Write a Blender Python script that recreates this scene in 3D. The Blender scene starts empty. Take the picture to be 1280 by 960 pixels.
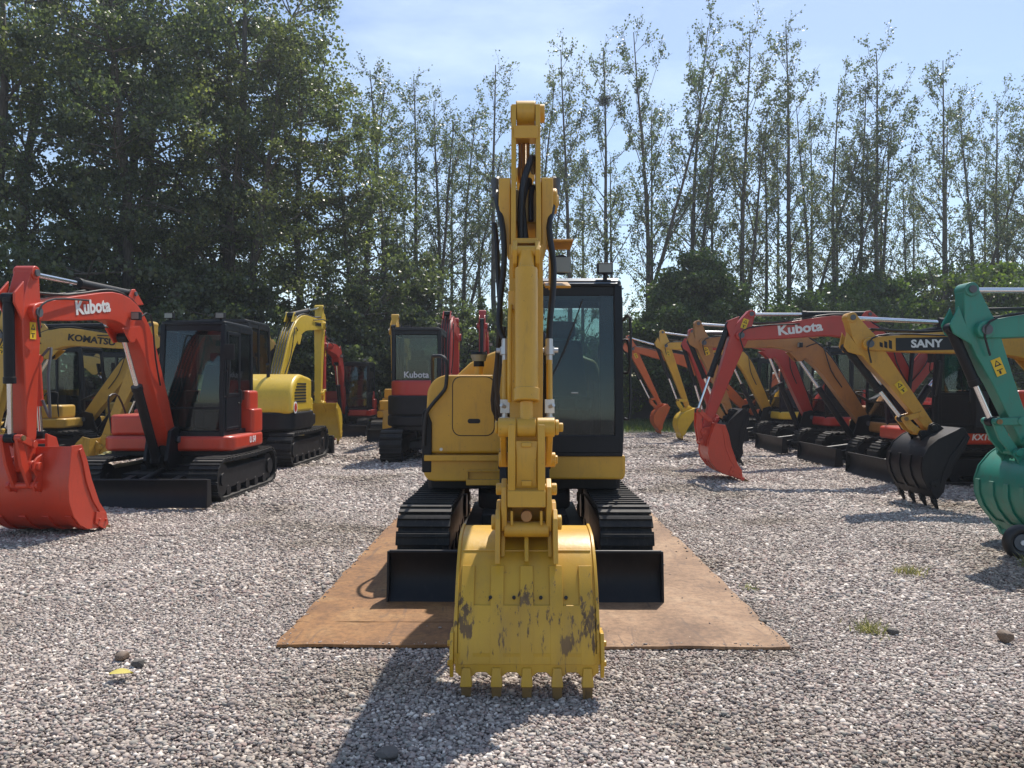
import bpy, math, random
import numpy as np
from mathutils import Vector, Matrix
C = bpy.context.scene
COL = C.collection
R = math.radians
PI = math.pi
rng = np.random.default_rng(11)
random.seed(7)

# ------------------------------------------------------------------ materials
def new_mat(name):
    m = bpy.data.materials.new(name); m.use_nodes = True
    nt = m.node_tree
    b = nt.nodes['Principled BSDF']
    return m, nt, b

def N(nt, t, **kw):
    n = nt.nodes.new(t)
    for k, v in kw.items():
        if k in n.inputs: n.inputs[k].default_value = v
        else: setattr(n, k, v)
    return n

def ramp(nt, fac, stops, interp='LINEAR'):
    r = nt.nodes.new('ShaderNodeValToRGB'); r.color_ramp.interpolation = interp
    e = r.color_ramp.elements
    while len(e) < len(stops): e.new(0.5)
    for i, (p, c) in enumerate(stops):
        e[i].position = p; e[i].color = (c[0], c[1], c[2], 1) if len(c) == 3 else c
    nt.links.new(fac, r.inputs[0])
    return r.outputs[0]

def mixc(nt, fac, a, b, mode='MIX'):
    m = nt.nodes.new('ShaderNodeMix'); m.data_type = 'RGBA'; m.blend_type = mode
    for sock, v in ((0, fac), (6, a), (7, b)):
        if hasattr(v, 'is_output'): nt.links.new(v, m.inputs[sock])
        elif sock == 0: m.inputs[0].default_value = v
        else: m.inputs[sock].default_value = (v[0], v[1], v[2], 1)
    return m.outputs[2]

def paint(name, col, rough=0.35, dirt=0.35, dirtcol=(0.16, 0.12, 0.08), metallic=0.0, coat=0.25, scale=6.0, bump=0.03):
    """machine paint: slight colour drift, dust film on upward faces, chips"""
    m, nt, b = new_mat(name)
    tc = N(nt, 'ShaderNodeTexCoord')
    n1 = N(nt, 'ShaderNodeTexNoise', Scale=scale, Detail=8.0, Roughness=0.65); nt.links.new(tc.outputs['Object'], n1.inputs['Vector'])
    n2 = N(nt, 'ShaderNodeTexNoise', Scale=1.7, Detail=3.0); nt.links.new(tc.outputs['Object'], n2.inputs['Vector'])
    f = ramp(nt, n1.outputs['Fac'], [(0.45, (0, 0, 0)), (0.72, (1, 1, 1))])
    v = ramp(nt, n2.outputs['Fac'], [(0.3, tuple(c*0.86 for c in col)), (0.7, col)])
    mu = N(nt, 'ShaderNodeMath', operation='MULTIPLY'); mu.inputs[1].default_value = dirt
    nt.links.new(f, mu.inputs[0])
    # dust settles on faces that point up
    g = N(nt, 'ShaderNodeNewGeometry'); sp = N(nt, 'ShaderNodeSeparateXYZ'); nt.links.new(g.outputs['Normal'], sp.inputs[0])
    d = N(nt, 'ShaderNodeMapRange'); d.inputs[1].default_value = 0.6; d.inputs[2].default_value = 1.0; d.inputs[4].default_value = 0.22 * (1 if dirt > 0.1 else .3)
    nt.links.new(sp.outputs['Z'], d.inputs[0])
    c1 = mixc(nt, mu.outputs[0], v, dirtcol)
    if dirt > .1:
        mp_ = N(nt, 'ShaderNodeMapping'); mp_.inputs['Scale'].default_value = (1, 1, .16); nt.links.new(tc.outputs['Object'], mp_.inputs[0])
        n5 = N(nt, 'ShaderNodeTexNoise', Scale=26.0, Detail=6.0, Roughness=.7); nt.links.new(mp_.outputs[0], n5.inputs['Vector'])
        c1 = mixc(nt, ramp(nt, n5.outputs['Fac'], [(.55, (0,)*3), (.75, (min(.9, dirt*2.2),)*3)]), c1, tuple(x*.8 for x in dirtcol))
        n6 = N(nt, 'ShaderNodeTexNoise', Scale=48.0, Detail=5.0, Roughness=.75); nt.links.new(tc.outputs['Object'], n6.inputs['Vector'])
        c1 = mixc(nt, ramp(nt, n6.outputs['Fac'], [(.655, (0,)*3), (.69, (.8,)*3)]), c1, tuple(x*.5 for x in dirtcol))
    c2 = mixc(nt, d.outputs[0], c1, (0.3, 0.27, 0.24))
    nt.links.new(c2, b.inputs['Base Color'])
    rr = N(nt, 'ShaderNodeMapRange'); rr.inputs[3].default_value = rough*0.8; rr.inputs[4].default_value = min(1, rough*1.5)
    nt.links.new(n1.outputs['Fac'], rr.inputs[0]); nt.links.new(rr.outputs[0], b.inputs['Roughness'])
    b.inputs['Metallic'].default_value = metallic
    b.inputs['Coat Weight'].default_value = coat; b.inputs['Coat Roughness'].default_value = 0.15
    if bump:
        n3 = N(nt, 'ShaderNodeTexNoise', Scale=14.0, Detail=3.0); nt.links.new(tc.outputs['Object'], n3.inputs['Vector'])
        bp = N(nt, 'ShaderNodeBump', Strength=0.25, Distance=bump*0.1); nt.links.new(n3.outputs['Fac'], bp.inputs['Height'])
        nt.links.new(bp.outputs[0], b.inputs['Normal'])
    return m

M = {}
M['yellow'] = paint('yellow paint', (0.68, 0.37, 0.028), 0.38, 0.16, (0.28, 0.17, 0.06))
M['yellow_b'] = paint('bright yellow paint', (0.74, 0.50, 0.035), 0.35, 0.14, (0.3, 0.2, 0.06))
M['yellow_k'] = paint('ochre yellow paint', (0.56, 0.34, 0.05), 0.42, 0.2, (0.22, 0.14, 0.06))
M['red'] = paint('orange red paint', (0.60, 0.055, 0.022), 0.33, 0.12, (0.2, 0.06, 0.04))
M['red_d'] = paint('deep red paint', (0.46, 0.03, 0.02), 0.38, 0.14, (0.16, 0.06, 0.04))
M['orange'] = paint('orange paint', (0.62, 0.12, 0.025), 0.38, 0.18, (0.2, 0.1, 0.05))
M['tan'] = paint('worn ochre paint', (0.42, 0.19, 0.045), 0.45, 0.3, (0.2, 0.11, 0.06))
M['amber'] = paint('amber paint', (0.62, 0.31, 0.03), 0.4, 0.22, (0.2, 0.11, 0.05))
M['green'] = paint('teal green paint', (0.015, 0.24, 0.165), 0.4, 0.28, (0.10, 0.13, 0.09))
M['black'] = paint('black steel', (0.007, 0.008, 0.011), 0.42, 0.14, (0.045, 0.04, 0.035), coat=0.0)
M['cabblack'] = paint('cab black', (0.006, 0.009, 0.014), 0.36, 0.06, (0.04, 0.04, 0.04), coat=0.0)
M['track'] = paint('track rubber', (0.012, 0.013, 0.014), 0.6, 0.4, (0.07, 0.062, 0.052), coat=0)
M['hose'] = paint('hose rubber', (0.012, 0.012, 0.013), 0.45, 0.15, (0.05, 0.05, 0.05), coat=0, bump=0)
for k_ in ('black', 'cabblack', 'track'): M[k_].node_tree.nodes['Principled BSDF'].inputs['Specular IOR Level'].default_value = .3
M['grey'] = paint('grey plastic', (0.10, 0.11, 0.12), 0.5, 0.15, (0.06, 0.06, 0.06), coat=0)
M['seat'] = paint('seat cloth', (0.02, 0.024, 0.03), 0.8, 0.1, (0.05, 0.05, 0.05), coat=0)
M['white'] = paint('white lettering', (0.78, 0.78, 0.76), 0.45, 0.08, (0.3, 0.28, 0.25), coat=0, bump=0)
M['sticker'] = paint('yellow sticker', (0.80, 0.52, 0.02), 0.45, 0.05, (0.3, 0.28, 0.25), coat=0, bump=0)
M['ink'] = paint('black lettering', (0.01, 0.01, 0.012), 0.5, 0.02, (0.1, 0.1, 0.1), coat=0, bump=0)
M['bright'] = paint('zinc fitting', (0.62, 0.62, 0.6), 0.35, 0.2, (0.25, 0.23, 0.2), metallic=0.7, coat=0, bump=0)
M['steelroof'] = paint('pale roof strip', (0.16, 0.22, 0.28), 0.25, 0.1, (0.2, 0.2, 0.2))
M['tooth'] = paint('worn tooth steel', (0.26, 0.16, 0.06), 0.55, 0.5, (0.07, 0.05, 0.04), metallic=0.3, coat=0)

def chrome():
    m, nt, b = new_mat('chrome rod'); b.inputs['Base Color'].default_value = (.72, .73, .75, 1)
    b.inputs['Metallic'].default_value = 1; b.inputs['Roughness'].default_value = 0.16; return m
M['chrome'] = chrome()
def lens():
    m, nt, b = new_mat('lamp lens'); b.inputs['Base Color'].default_value = (.22, .24, .22, 1)
    b.inputs['Roughness'].default_value = 0.12
    tc = N(nt, 'ShaderNodeTexCoord'); w = N(nt, 'ShaderNodeTexWave', Scale=40.0); nt.links.new(tc.outputs['Object'], w.inputs['Vector'])
    bp = N(nt, 'ShaderNodeBump', Strength=0.5, Distance=0.003); nt.links.new(w.outputs[1], bp.inputs['Height']); nt.links.new(bp.outputs[0], b.inputs['Normal'])
    return m
M['lens'] = lens()
def glass(name, tint, refl=1.0):
    m = bpy.data.materials.new(name); m.use_nodes = True; nt = m.node_tree; nt.nodes.clear()
    o = N(nt, 'ShaderNodeOutputMaterial'); t = N(nt, 'ShaderNodeBsdfTransparent'); t.inputs[0].default_value = (*tint, 1)
    g = N(nt, 'ShaderNodeBsdfGlossy'); g.inputs['Roughness'].default_value = 0.03; g.inputs['Color'].default_value = (.9*refl, .95*refl, refl, 1)
    tc = N(nt, 'ShaderNodeTexCoord'); n1 = N(nt, 'ShaderNodeTexNoise', Scale=2.2, Detail=2.0); nt.links.new(tc.outputs['Object'], n1.inputs['Vector'])
    bp = N(nt, 'ShaderNodeBump', Strength=0.15, Distance=0.01); nt.links.new(n1.outputs['Fac'], bp.inputs['Height']); nt.links.new(bp.outputs[0], g.inputs['Normal'])
    # fine dust on the pane
    df = N(nt, 'ShaderNodeBsdfDiffuse'); df.inputs[0].default_value = (.32, .33, .33, 1)
    n2 = N(nt, 'ShaderNodeTexNoise', Scale=5.0, Detail=8.0); nt.links.new(tc.outputs['Object'], n2.inputs['Vector'])
    mr = N(nt, 'ShaderNodeMapRange'); mr.inputs[1].default_value = .35; mr.inputs[2].default_value = .8; mr.inputs[3].default_value = .0; mr.inputs[4].default_value = .05
    nt.links.new(n2.outputs['Fac'], mr.inputs[0])
    fr = N(nt, 'ShaderNodeFresnel', IOR=1.45)
    mx = N(nt, 'ShaderNodeMixShader'); nt.links.new(fr.outputs[0], mx.inputs[0]); nt.links.new(t.outputs[0], mx.inputs[1]); nt.links.new(g.outputs[0], mx.inputs[2])
    m2 = N(nt, 'ShaderNodeMixShader'); nt.links.new(mr.outputs[0], m2.inputs[0]); nt.links.new(mx.outputs[0], m2.inputs[1]); nt.links.new(df.outputs[0], m2.inputs[2])
    nt.links.new(m2.outputs[0], o.inputs[0])
    return m
M['glass'] = glass('cab glass', (0.60, 0.70, 0.69))

def bucket_mat():
    m, nt, b = new_mat('worn yellow bucket paint')
    tc = N(nt, 'ShaderNodeTexCoord'); mp = N(nt, 'ShaderNodeMapping'); mp.inputs['Scale'].default_value = (1, 1, 0.16)
    nt.links.new(tc.outputs['Object'], mp.inputs[0])
    big = N(nt, 'ShaderNodeTexNoise', Scale=3.0, Detail=3.0); nt.links.new(tc.outputs['Object'], big.inputs['Vector'])
    n = N(nt, 'ShaderNodeTexNoise', Scale=38.0, Detail=7.0, Roughness=.7); nt.links.new(mp.outputs[0], n.inputs['Vector'])
    n4 = N(nt, 'ShaderNodeTexNoise', Scale=11.0, Detail=5.0, Roughness=.6); nt.links.new(mp.outputs[0], n4.inputs['Vector'])
    sx = N(nt, 'ShaderNodeSeparateXYZ'); nt.links.new(tc.outputs['Object'], sx.inputs[0])
    # the scuffs sit where the raised strips have rubbed: a band of height, strongest on three strips
    def bell(sock, c, w):
        s = N(nt, 'ShaderNodeMath', operation='SUBTRACT'); nt.links.new(sock, s.inputs[0]); s.inputs[1].default_value = c
        a = N(nt, 'ShaderNodeMath', operation='ABSOLUTE'); nt.links.new(s.outputs[0], a.inputs[0])
        r_ = N(nt, 'ShaderNodeMapRange'); r_.interpolation_type = 'SMOOTHSTEP'; r_.inputs[1].default_value = w*.2; r_.inputs[2].default_value = w*1.5; r_.inputs[3].default_value = 1; r_.inputs[4].default_value = 0
        nt.links.new(a.outputs[0], r_.inputs[0]); return r_.outputs[0]
    def op(o_, a, b_):
        x = N(nt, 'ShaderNodeMath', operation=o_)
        for i, s in enumerate((a, b_)):
            if hasattr(s, 'is_output'): nt.links.new(s, x.inputs[i])
            else: x.inputs[i].default_value = s
        return x.outputs[0]
    Y = sx.outputs['Y']; Z = sx.outputs['Z']
    s3 = op('ADD', op('ADD', op('MULTIPLY', bell(Y, -.315, .045), bell(Z, .37, .10)), op('MULTIPLY', bell(Y, -.005, .042), bell(Z, .47, .05))),
            op('ADD', op('MULTIPLY', bell(Y, .315, .045), bell(Z, .34, .13)), op('MULTIPLY', bell(Y, .20, .05), bell(Z, .235, .035))))
    thr = op('ADD', op('MULTIPLY', s3, .125), op('MULTIPLY', bell(Z, .34, .22), .062))
    v = op('ADD', op('ADD', op('MULTIPLY', n.outputs['Fac'], .72), op('MULTIPLY', n4.outputs['Fac'], .28)), thr)
    f = ramp(nt, v, [(0.625, (0, 0, 0)), (0.665, (1, 1, 1))])
    base = ramp(nt, big.outputs['Fac'], [(0.3, (0.52, 0.295, 0.028)), (0.7, (0.65, 0.385, 0.032))])
    g4 = ramp(nt, n4.outputs['Fac'], [(0.5, (0, 0, 0)), (0.75, (.35, .35, .35))])
    base2 = mixc(nt, g4, base, (0.34, 0.22, 0.07))
    rust = ramp(nt, n4.outputs['Fac'], [(0.4, (0.085, 0.052, 0.03)), (0.65, (0.22, 0.135, 0.06))])
    nt.links.new(mixc(nt, f, base2, rust), b.inputs['Base Color'])
    rr = ramp(nt, f, [(0, (.38,)*3), (1, (.75,)*3)]); nt.links.new(rr, b.inputs['Roughness'])
    bp = N(nt, 'ShaderNodeBump', Strength=.35, Distance=.004); nt.links.new(v, bp.inputs['Height']); nt.links.new(bp.outputs[0], b.inputs['Normal'])
    return m
M['bucket_y'] = bucket_mat()

def plate_mat(name, c0, c1, c2):
    m, nt, b = new_mat(name)
    tc = N(nt, 'ShaderNodeTexCoord')
    n = N(nt, 'ShaderNodeTexNoise', Scale=1.6, Detail=9.0, Roughness=.65, Distortion=.6); nt.links.new(tc.outputs['Object'], n.inputs['Vector'])
    n2 = N(nt, 'ShaderNodeTexNoise', Scale=26.0, Detail=6.0, Roughness=.7); nt.links.new(tc.outputs['Object'], n2.inputs['Vector'])
    mp = N(nt, 'ShaderNodeMapping'); mp.inputs['Scale'].default_value = (9, 1.2, 1); nt.links.new(tc.outputs['Object'], mp.inputs[0])
    n3 = N(nt, 'ShaderNodeTexNoise', Scale=1.2, Detail=6.0, Distortion=1.5); nt.links.new(mp.outputs[0], n3.inputs['Vector'])
    a = ramp(nt, n.outputs['Fac'], [(0.3, c0), (0.52, c1), (0.75, c2)])
    s = ramp(nt, n2.outputs['Fac'], [(0.35, (.62,)*3), (0.6, (1.05,)*3)])
    a = mixc(nt, 1.0, a, s, 'MULTIPLY')
    f = ramp(nt, n3.outputs['Fac'], [(0.60, (0, 0, 0)), (0.68, (.5,)*3)])
    a = mixc(nt, f, a, (0.10, 0.06, 0.04))
    nt.links.new(a, b.inputs['Base Color']); b.inputs['Roughness'].default_value = .7; b.inputs['Metallic'].default_value = 0.0
    bp = N(nt, 'ShaderNodeBump', Strength=.4, Distance=.003); nt.links.new(n2.outputs['Fac'], bp.inputs['Height']); nt.links.new(bp.outputs[0], b.inputs['Normal'])
    return m
M['plate_l'] = plate_mat('rusty steel', (.15, .07, .03), (.30, .145, .05), (.41, .24, .10))
M['plate_r'] = plate_mat('pale rusty steel', (.17, .09, .045), (.33, .195, .105), (.45, .305, .185))

def stone_mat():
    m, nt, b = new_mat('crushed stone')
    g = N(nt, 'ShaderNodeNewGeometry'); tc = N(nt, 'ShaderNodeTexCoord')
    c = ramp(nt, g.outputs['Random Per Island'], [(0.0, (.18, .165, .16)), (.08, (.30, .275, .265)), (.30, (.39, .365, .355)), (.48, (.31, .315, .30)),
             (.60, (.47, .445, .42)), (.74, (.35, .29, .275)), (.82, (.56, .54, .51)), (.94, (.76, .75, .72))], 'CONSTANT')
    big = N(nt, 'ShaderNodeTexNoise', Scale=.55, Detail=4.0); nt.links.new(tc.outputs['Object'], big.inputs['Vector'])
    t = ramp(nt, big.outputs['Fac'], [(.36, (.70, .61, .51)), (.47, (1.0, .90, .82)), (.62, (1.12, 1.02, .94))])
    c = mixc(nt, 1.0, c, t, 'MULTIPLY')
    nt.links.new(c, b.inputs['Base Color']); b.inputs['Roughness'].default_value = .8
    n = N(nt, 'ShaderNodeTexNoise', Scale=160.0, Detail=4.0); nt.links.new(tc.outputs['Object'], n.inputs['Vector'])
    bp = N(nt, 'ShaderNodeBump', Strength=.5, Distance=.003); nt.links.new(n.outputs['Fac'], bp.inputs['Height']); nt.links.new(bp.outputs[0], b.inputs['Normal'])
    return m
M['stone'] = stone_mat()

def ground_mat():
    m, nt, b = new_mat('gravel ground')
    tc = N(nt, 'ShaderNodeTexCoord')
    v = N(nt, 'ShaderNodeTexVoronoi', Scale=36.0); nt.links.new(tc.outputs['Object'], v.inputs['Vector'])
    sp = N(nt, 'ShaderNodeSeparateColor'); nt.links.new(v.outputs['Color'], sp.inputs[0])
    c = ramp(nt, sp.outputs[0], [(0.0, (.19, .17, .175)), (.2, (.31, .275, .28)), (.42, (.39, .355, .35)), (.62, (.33, .335, .325)),
             (.76, (.45, .415, .40)), (.88, (.36, .29, .28)), (.97, (.58, .57, .55))], 'CONSTANT')
    d = ramp(nt, v.outputs['Distance'], [(0.35, (1, 1, 1)), (.75, (.42,)*3)])
    c = mixc(nt, 1.0, c, d, 'MULTIPLY')
    big = N(nt, 'ShaderNodeTexNoise', Scale=.5, Detail=5.0, Roughness=.6); nt.links.new(tc.outputs['Object'], big.inputs['Vector'])
    t = ramp(nt, big.outputs['Fac'], [(.36, (.64, .55, .44)), (.47, (1.0, .90, .81)), (.60, (1.13, 1.02, .93))])
    c = mixc(nt, 1.0, c, t, 'MULTIPLY')
    mn = N(nt, 'ShaderNodeTexNoise', Scale=1.3, Detail=6.0, Roughness=.7); nt.links.new(tc.outputs['Object'], mn.inputs['Vector'])
    g = ramp(nt, mn.outputs['Fac'], [(.60, (0, 0, 0)), (.72, (.55,)*3)])
    c = mixc(nt, g, c, (.14, .125, .085))
    # soil and grass beyond the yard
    sx = N(nt, 'ShaderNodeSeparateXYZ'); nt.links.new(tc.outputs['Object'], sx.inputs[0])
    far = N(nt, 'ShaderNodeMapRange'); far.inputs[1].default_value = 24.5; far.inputs[2].default_value = 27.5; nt.links.new(sx.outputs['Y'], far.inputs[0])
    c = mixc(nt, far.outputs[0], c, (.06, .085, .03))
    nt.links.new(c, b.inputs['Base Color']); b.inputs['Roughness'].default_value = .85
    h = ramp(nt, v.outputs['Distance'], [(0.0, (1,)*3), (.8, (0,)*3)])
    bp = N(nt, 'ShaderNodeBump', Strength=.9, Distance=.012); nt.links.new(h, bp.inputs['Height']); nt.links.new(bp.outputs[0], b.inputs['Normal'])
    return m
M['ground'] = ground_mat()

def leaf_mat(name, stops, trans, tf=.42, rough=.42, spec=.6):
    m = bpy.data.materials.new(name); m.use_nodes = True; nt = m.node_tree
    b = nt.nodes['Principled BSDF']; o = nt.nodes['Material Output']
    g = N(nt, 'ShaderNodeNewGeometry')
    c = ramp(nt, g.outputs['Random Per Island'], stops)
    oi = N(nt, 'ShaderNodeObjectInfo')
    tint = ramp(nt, oi.outputs['Random'], [(0, (.78, .85, .8)), (.5, (1, 1, 1)), (1, (1.12, 1.05, .85))])
    c = mixc(nt, 1.0, c, tint, 'MULTIPLY')
    nt.links.new(c, b.inputs['Base Color']); b.inputs['Roughness'].default_value = rough; b.inputs['Specular IOR Level'].default_value = spec
    t = N(nt, 'ShaderNodeBsdfTranslucent'); tcol = mixc(nt, 1.0, c, trans, 'MULTIPLY'); nt.links.new(tcol, t.inputs[0])
    mx = N(nt, 'ShaderNodeMixShader'); mx.inputs[0].default_value = tf
    nt.links.new(b.outputs[0], mx.inputs[1]); nt.links.new(t.outputs[0], mx.inputs[2]); nt.links.new(mx.outputs[0], o.inputs[0])
    return m
M['leaf_pop'] = leaf_mat('poplar leaves', [(0, (.06, .08, .05)), (.5, (.10, .125, .068)), (.9, (.14, .17, .085)), (1, (.25, .22, .10))], (1.6, 1.75, 1.1), .42, .42, .7)
M['leaf_big'] = leaf_mat('broad leaves', [(0, (.055, .068, .038)), (.5, (.088, .108, .058)), (.88, (.125, .150, .07)), (1, (.20, .22, .09))], (1.7, 1.9, 1.05), .48, .40, .8)
M['leaf_dark'] = leaf_mat('camphor leaves', [(0, (.045, .07, .025)), (.6, (.08, .12, .038)), (1, (.14, .19, .05))], (1.5, 1.7, .8), .38)
M['leaf_lt'] = leaf_mat('shrub leaves', [(0, (.05, .08, .025)), (.6, (.09, .14, .04)), (1, (.16, .21, .06))], (1.6, 1.8, .8), .42)
M['grass'] = leaf_mat('grass blades', [(0, (.07, .11, .03)), (.7, (.13, .19, .05)), (1, (.30, .28, .10))], (1.3, 1.5, .8), .35)
M['weed'] = leaf_mat('dry weed', [(0, (.16, .18, .08)), (.6, (.28, .27, .13)), (1, (.42, .38, .22))], (1.2, 1.3, .8), .35)
def bark_mat():
    m, nt, b = new_mat('bark'); tc = N(nt, 'ShaderNodeTexCoord'); mp = N(nt, 'ShaderNodeMapping'); mp.inputs['Scale'].default_value = (5, 5, .8)
    nt.links.new(tc.outputs['Object'], mp.inputs[0]); n = N(nt, 'ShaderNodeTexNoise', Scale=4.0, Detail=8.0); nt.links.new(mp.outputs[0], n.inputs['Vector'])
    nt.links.new(ramp(nt, n.outputs['Fac'], [(.3, (.045, .038, .032)), (.7, (.15, .13, .105))]), b.inputs['Base Color']); b.inputs['Roughness'].default_value = .9
    bp = N(nt, 'ShaderNodeBump', Strength=.6, Distance=.03); nt.links.new(n.outputs['Fac'], bp.inputs['Height']); nt.links.new(bp.outputs[0], b.inputs['Normal'])
    return m
M['bark'] = bark_mat()
def wall_mat():
    m, nt, b = new_mat('grey render wall'); tc = N(nt, 'ShaderNodeTexCoord'); n = N(nt, 'ShaderNodeTexNoise', Scale=.8, Detail=9.0, Roughness=.7)
    nt.links.new(tc.outputs['Object'], n.inputs['Vector'])
    nt.links.new(ramp(nt, n.outputs['Fac'], [(.3, (.10, .105, .105)), (.7, (.19, .19, .185))]), b.inputs['Base Color']); b.inputs['Roughness'].default_value = .9
    return m
M['wall'] = wall_mat()
M['slat'] = paint('pale yellow slat', (.62, .58, .30), .6, .35, (.25, .22, .12), coat=0)
M['rock'] = paint('brown rock', (.20, .14, .10), .9, .5, (.10, .07, .05), coat=0)
M['clod'] = paint('dark clod', (.10, .09, .08), .95, .5, (.05, .04, .035), coat=0)
M['dead'] = paint('yellow leaf', (.62, .52, .07), .7, .2, (.3, .2, .05), coat=0)

# ------------------------------------------------------------------ mesh helpers
class MB:
    def __init__(s): s.v = []; s.f = []
    def add(s, vs, fs):
        o = len(s.v); s.v += [tuple(v) for v in vs]; s.f += [tuple(i+o for i in f) for f in fs]; return s
    def box(s, x0, x1, y0, y1, z0, z1):
        return s.add([(x0,y0,z0),(x1,y0,z0),(x1,y1,z0),(x0,y1,z0),(x0,y0,z1),(x1,y0,z1),(x1,y1,z1),(x0,y1,z1)],
                     [(3,2,1,0),(4,5,6,7),(0,1,5,4),(1,2,6,5),(2,3,7,6),(3,0,4,7)])
    def prism(s, prof, y0, y1):               # side profile (u,z) swept across y
        a = sum(prof[i][0]*prof[(i+1) % len(prof)][1]-prof[(i+1) % len(prof)][0]*prof[i][1] for i in range(len(prof)))
        if a < 0: prof = prof[::-1]
        n = len(prof)
        vs = [(u, y0, z) for u, z in prof]+[(u, y1, z) for u, z in prof]
        fs = [tuple(range(n)), tuple(range(2*n-1, n-1, -1))]+[(i, n+i, n+(i+1) % n, (i+1) % n) for i in range(n)]
        return s.add(vs, fs)
    def slab(s, plan, z0, z1):                # plan outline (x,y) swept up
        a = sum(plan[i][0]*plan[(i+1) % len(plan)][1]-plan[(i+1) % len(plan)][0]*plan[i][1] for i in range(len(plan)))
        if a < 0: plan = plan[::-1]
        n = len(plan)
        vs = [(x, y, z0) for x, y in plan]+[(x, y, z1) for x, y in plan]
        fs = [tuple(range(n-1, -1, -1)), tuple(range(n, 2*n))]+[(i, (i+1) % n, n+(i+1) % n, n+i) for i in range(n)]
        return s.add(vs, fs)
    def frontal(s, prof, x0, x1):             # front outline (y,z) swept along u
        a = sum(prof[i][0]*prof[(i+1) % len(prof)][1]-prof[(i+1) % len(prof)][0]*prof[i][1] for i in range(len(prof)))
        if a < 0: prof = prof[::-1]
        n = len(prof)
        vs = [(x0, y, z) for y, z in prof]+[(x1, y, z) for y, z in prof]
        fs = [tuple(range(n-1, -1, -1)), tuple(range(n, 2*n))]+[(i, (i+1) % n, n+(i+1) % n, n+i) for i in range(n)]
        return s.add(vs, fs)
    def cyl(s, p0, p1, r0, r1=None, n=20):
        r1 = r0 if r1 is None else r1
        p0 = Vector(p0); p1 = Vector(p1); d = (p1-p0).normalized(); a = d.orthogonal().normalized(); b = d.cross(a)
        vs = []
        for p, r in ((p0, r0), (p1, r1)):
            for i in range(n):
                t = 2*PI*i/n; vs.append(p+(a*math.cos(t)+b*math.sin(t))*r)
        fs = [(i, (i+1) % n, n+(i+1) % n, n+i) for i in range(n)]+[tuple(range(n-1, -1, -1)), tuple(range(n, 2*n))]
        return s.add(vs, fs)
    def ycyl(s, u, z, y0, y1, r, n=20, r1=None): return s.cyl((u, y0, z), (u, y1, z), r, r1, n)
    def tube(s, pts, r, n=8, smooth=3):
        P = [Vector(p) for p in pts]
        if smooth and len(P) > 2:
            Q = []
            for i in range(len(P)-1):
                a = P[max(i-1, 0)]; b = P[i]; c = P[i+1]; d = P[min(i+2, len(P)-1)]
                for k in range(smooth):
                    t = k/smooth
                    Q.append(0.5*((2*b)+(c-a)*t+(2*a-5*b+4*c-d)*t*t+(3*b-a-3*c+d)*t**3))
            P = Q+[P[-1]]
        m = len(P); vs = []; prev = None
        for i in range(m):
            d = (P[min(i+1, m-1)]-P[max(i-1, 0)]).normalized()
            a = d.orthogonal() if prev is None else prev-d*prev.dot(d)
            a.normalize(); prev = a; b = d.cross(a)
            for k in range(n):
                t = 2*PI*k/n; vs.append(P[i]+(a*math.cos(t)+b*math.sin(t))*r)
        fs = [(i*n+k, i*n+(k+1) % n, (i+1)*n+(k+1) % n, (i+1)*n+k) for i in range(m-1) for k in range(n)]
        fs += [tuple(range(n-1, -1, -1)), tuple(range((m-1)*n, m*n))]
        return s.add(vs, fs)
    def loft(s, path, ht, hw, y=0.0):         # box section along (u,z) path
        m = len(path); vs = []
        for i in range(m):
            p = Vector(path[i]); d = (Vector(path[min(i+1, m-1)])-Vector(path[max(i-1, 0)])).normalized(); nrm = Vector((-d[1], d[0]))
            a = p+nrm*ht[i]; b = p-nrm*ht[i]; w = hw[i]
            vs += [(a[0], y-w, a[1]), (a[0], y+w, a[1]), (b[0], y+w, b[1]), (b[0], y-w, b[1])]
        fs = [(i*4+k, i*4+(k+1) % 4, (i+1)*4+(k+1) % 4, (i+1)*4+k) for i in range(m-1) for k in range(4)]
        fs += [(3, 2, 1, 0), ((m-1)*4, (m-1)*4+1, (m-1)*4+2, (m-1)*4+3)]
        return s.add(vs, fs)
    def obox(s, p, dx, dz, hx, hy, hz):       # oriented box in the side plane
        p = Vector(p); X = Vector((dx[0], 0, dx[1])); Z = Vector((dz[0], 0, dz[1])); vs = []
        for a, b, c in ((-1,-1,-1),(1,-1,-1),(1,1,-1),(-1,1,-1),(-1,-1,1),(1,-1,1),(1,1,1),(-1,1,1)):
            vs.append(p+X*(a*hx)+Vector((0, b*hy, 0))+Z*(c*hz))
        return s.add(vs, [(3,2,1,0),(4,5,6,7),(0,1,5,4),(1,2,6,5),(2,3,7,6),(3,0,4,7)])
    def obj(s, name, mat, parent=None, bevel=0.0, seg=2, ang=32):
        me = bpy.data.meshes.new(name); me.from_pydata(s.v, [], s.f); me.update()
        me.polygons.foreach_set('use_smooth', [True]*len(me.polygons)); me.set_sharp_from_angle(angle=R(ang))
        me.materials.append(M[mat] if isinstance(mat, str) else mat)
        o = bpy.data.objects.new(name, me); COL.objects.link(o)
        if parent is not None: o.parent = parent
        if bevel:
            b = o.modifiers.new('bevel', 'BEVEL'); b.width = bevel; b.segments = seg; b.limit_method = 'ANGLE'; b.angle_limit = R(35); b.harden_normals = True
        return o

def tag(o, label=None, cat=None, group=None, kind=None):
    if label: o['label'] = label
    if cat: o['category'] = cat
    if group: o['group'] = group
    if kind: o['kind'] = kind
    return o
def empty(name, loc, rz=0):
    o = bpy.data.objects.new(name, None); COL.objects.link(o); o.location = loc; o.rotation_euler = (0, 0, rz); o.empty_display_size = .3; return o

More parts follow.
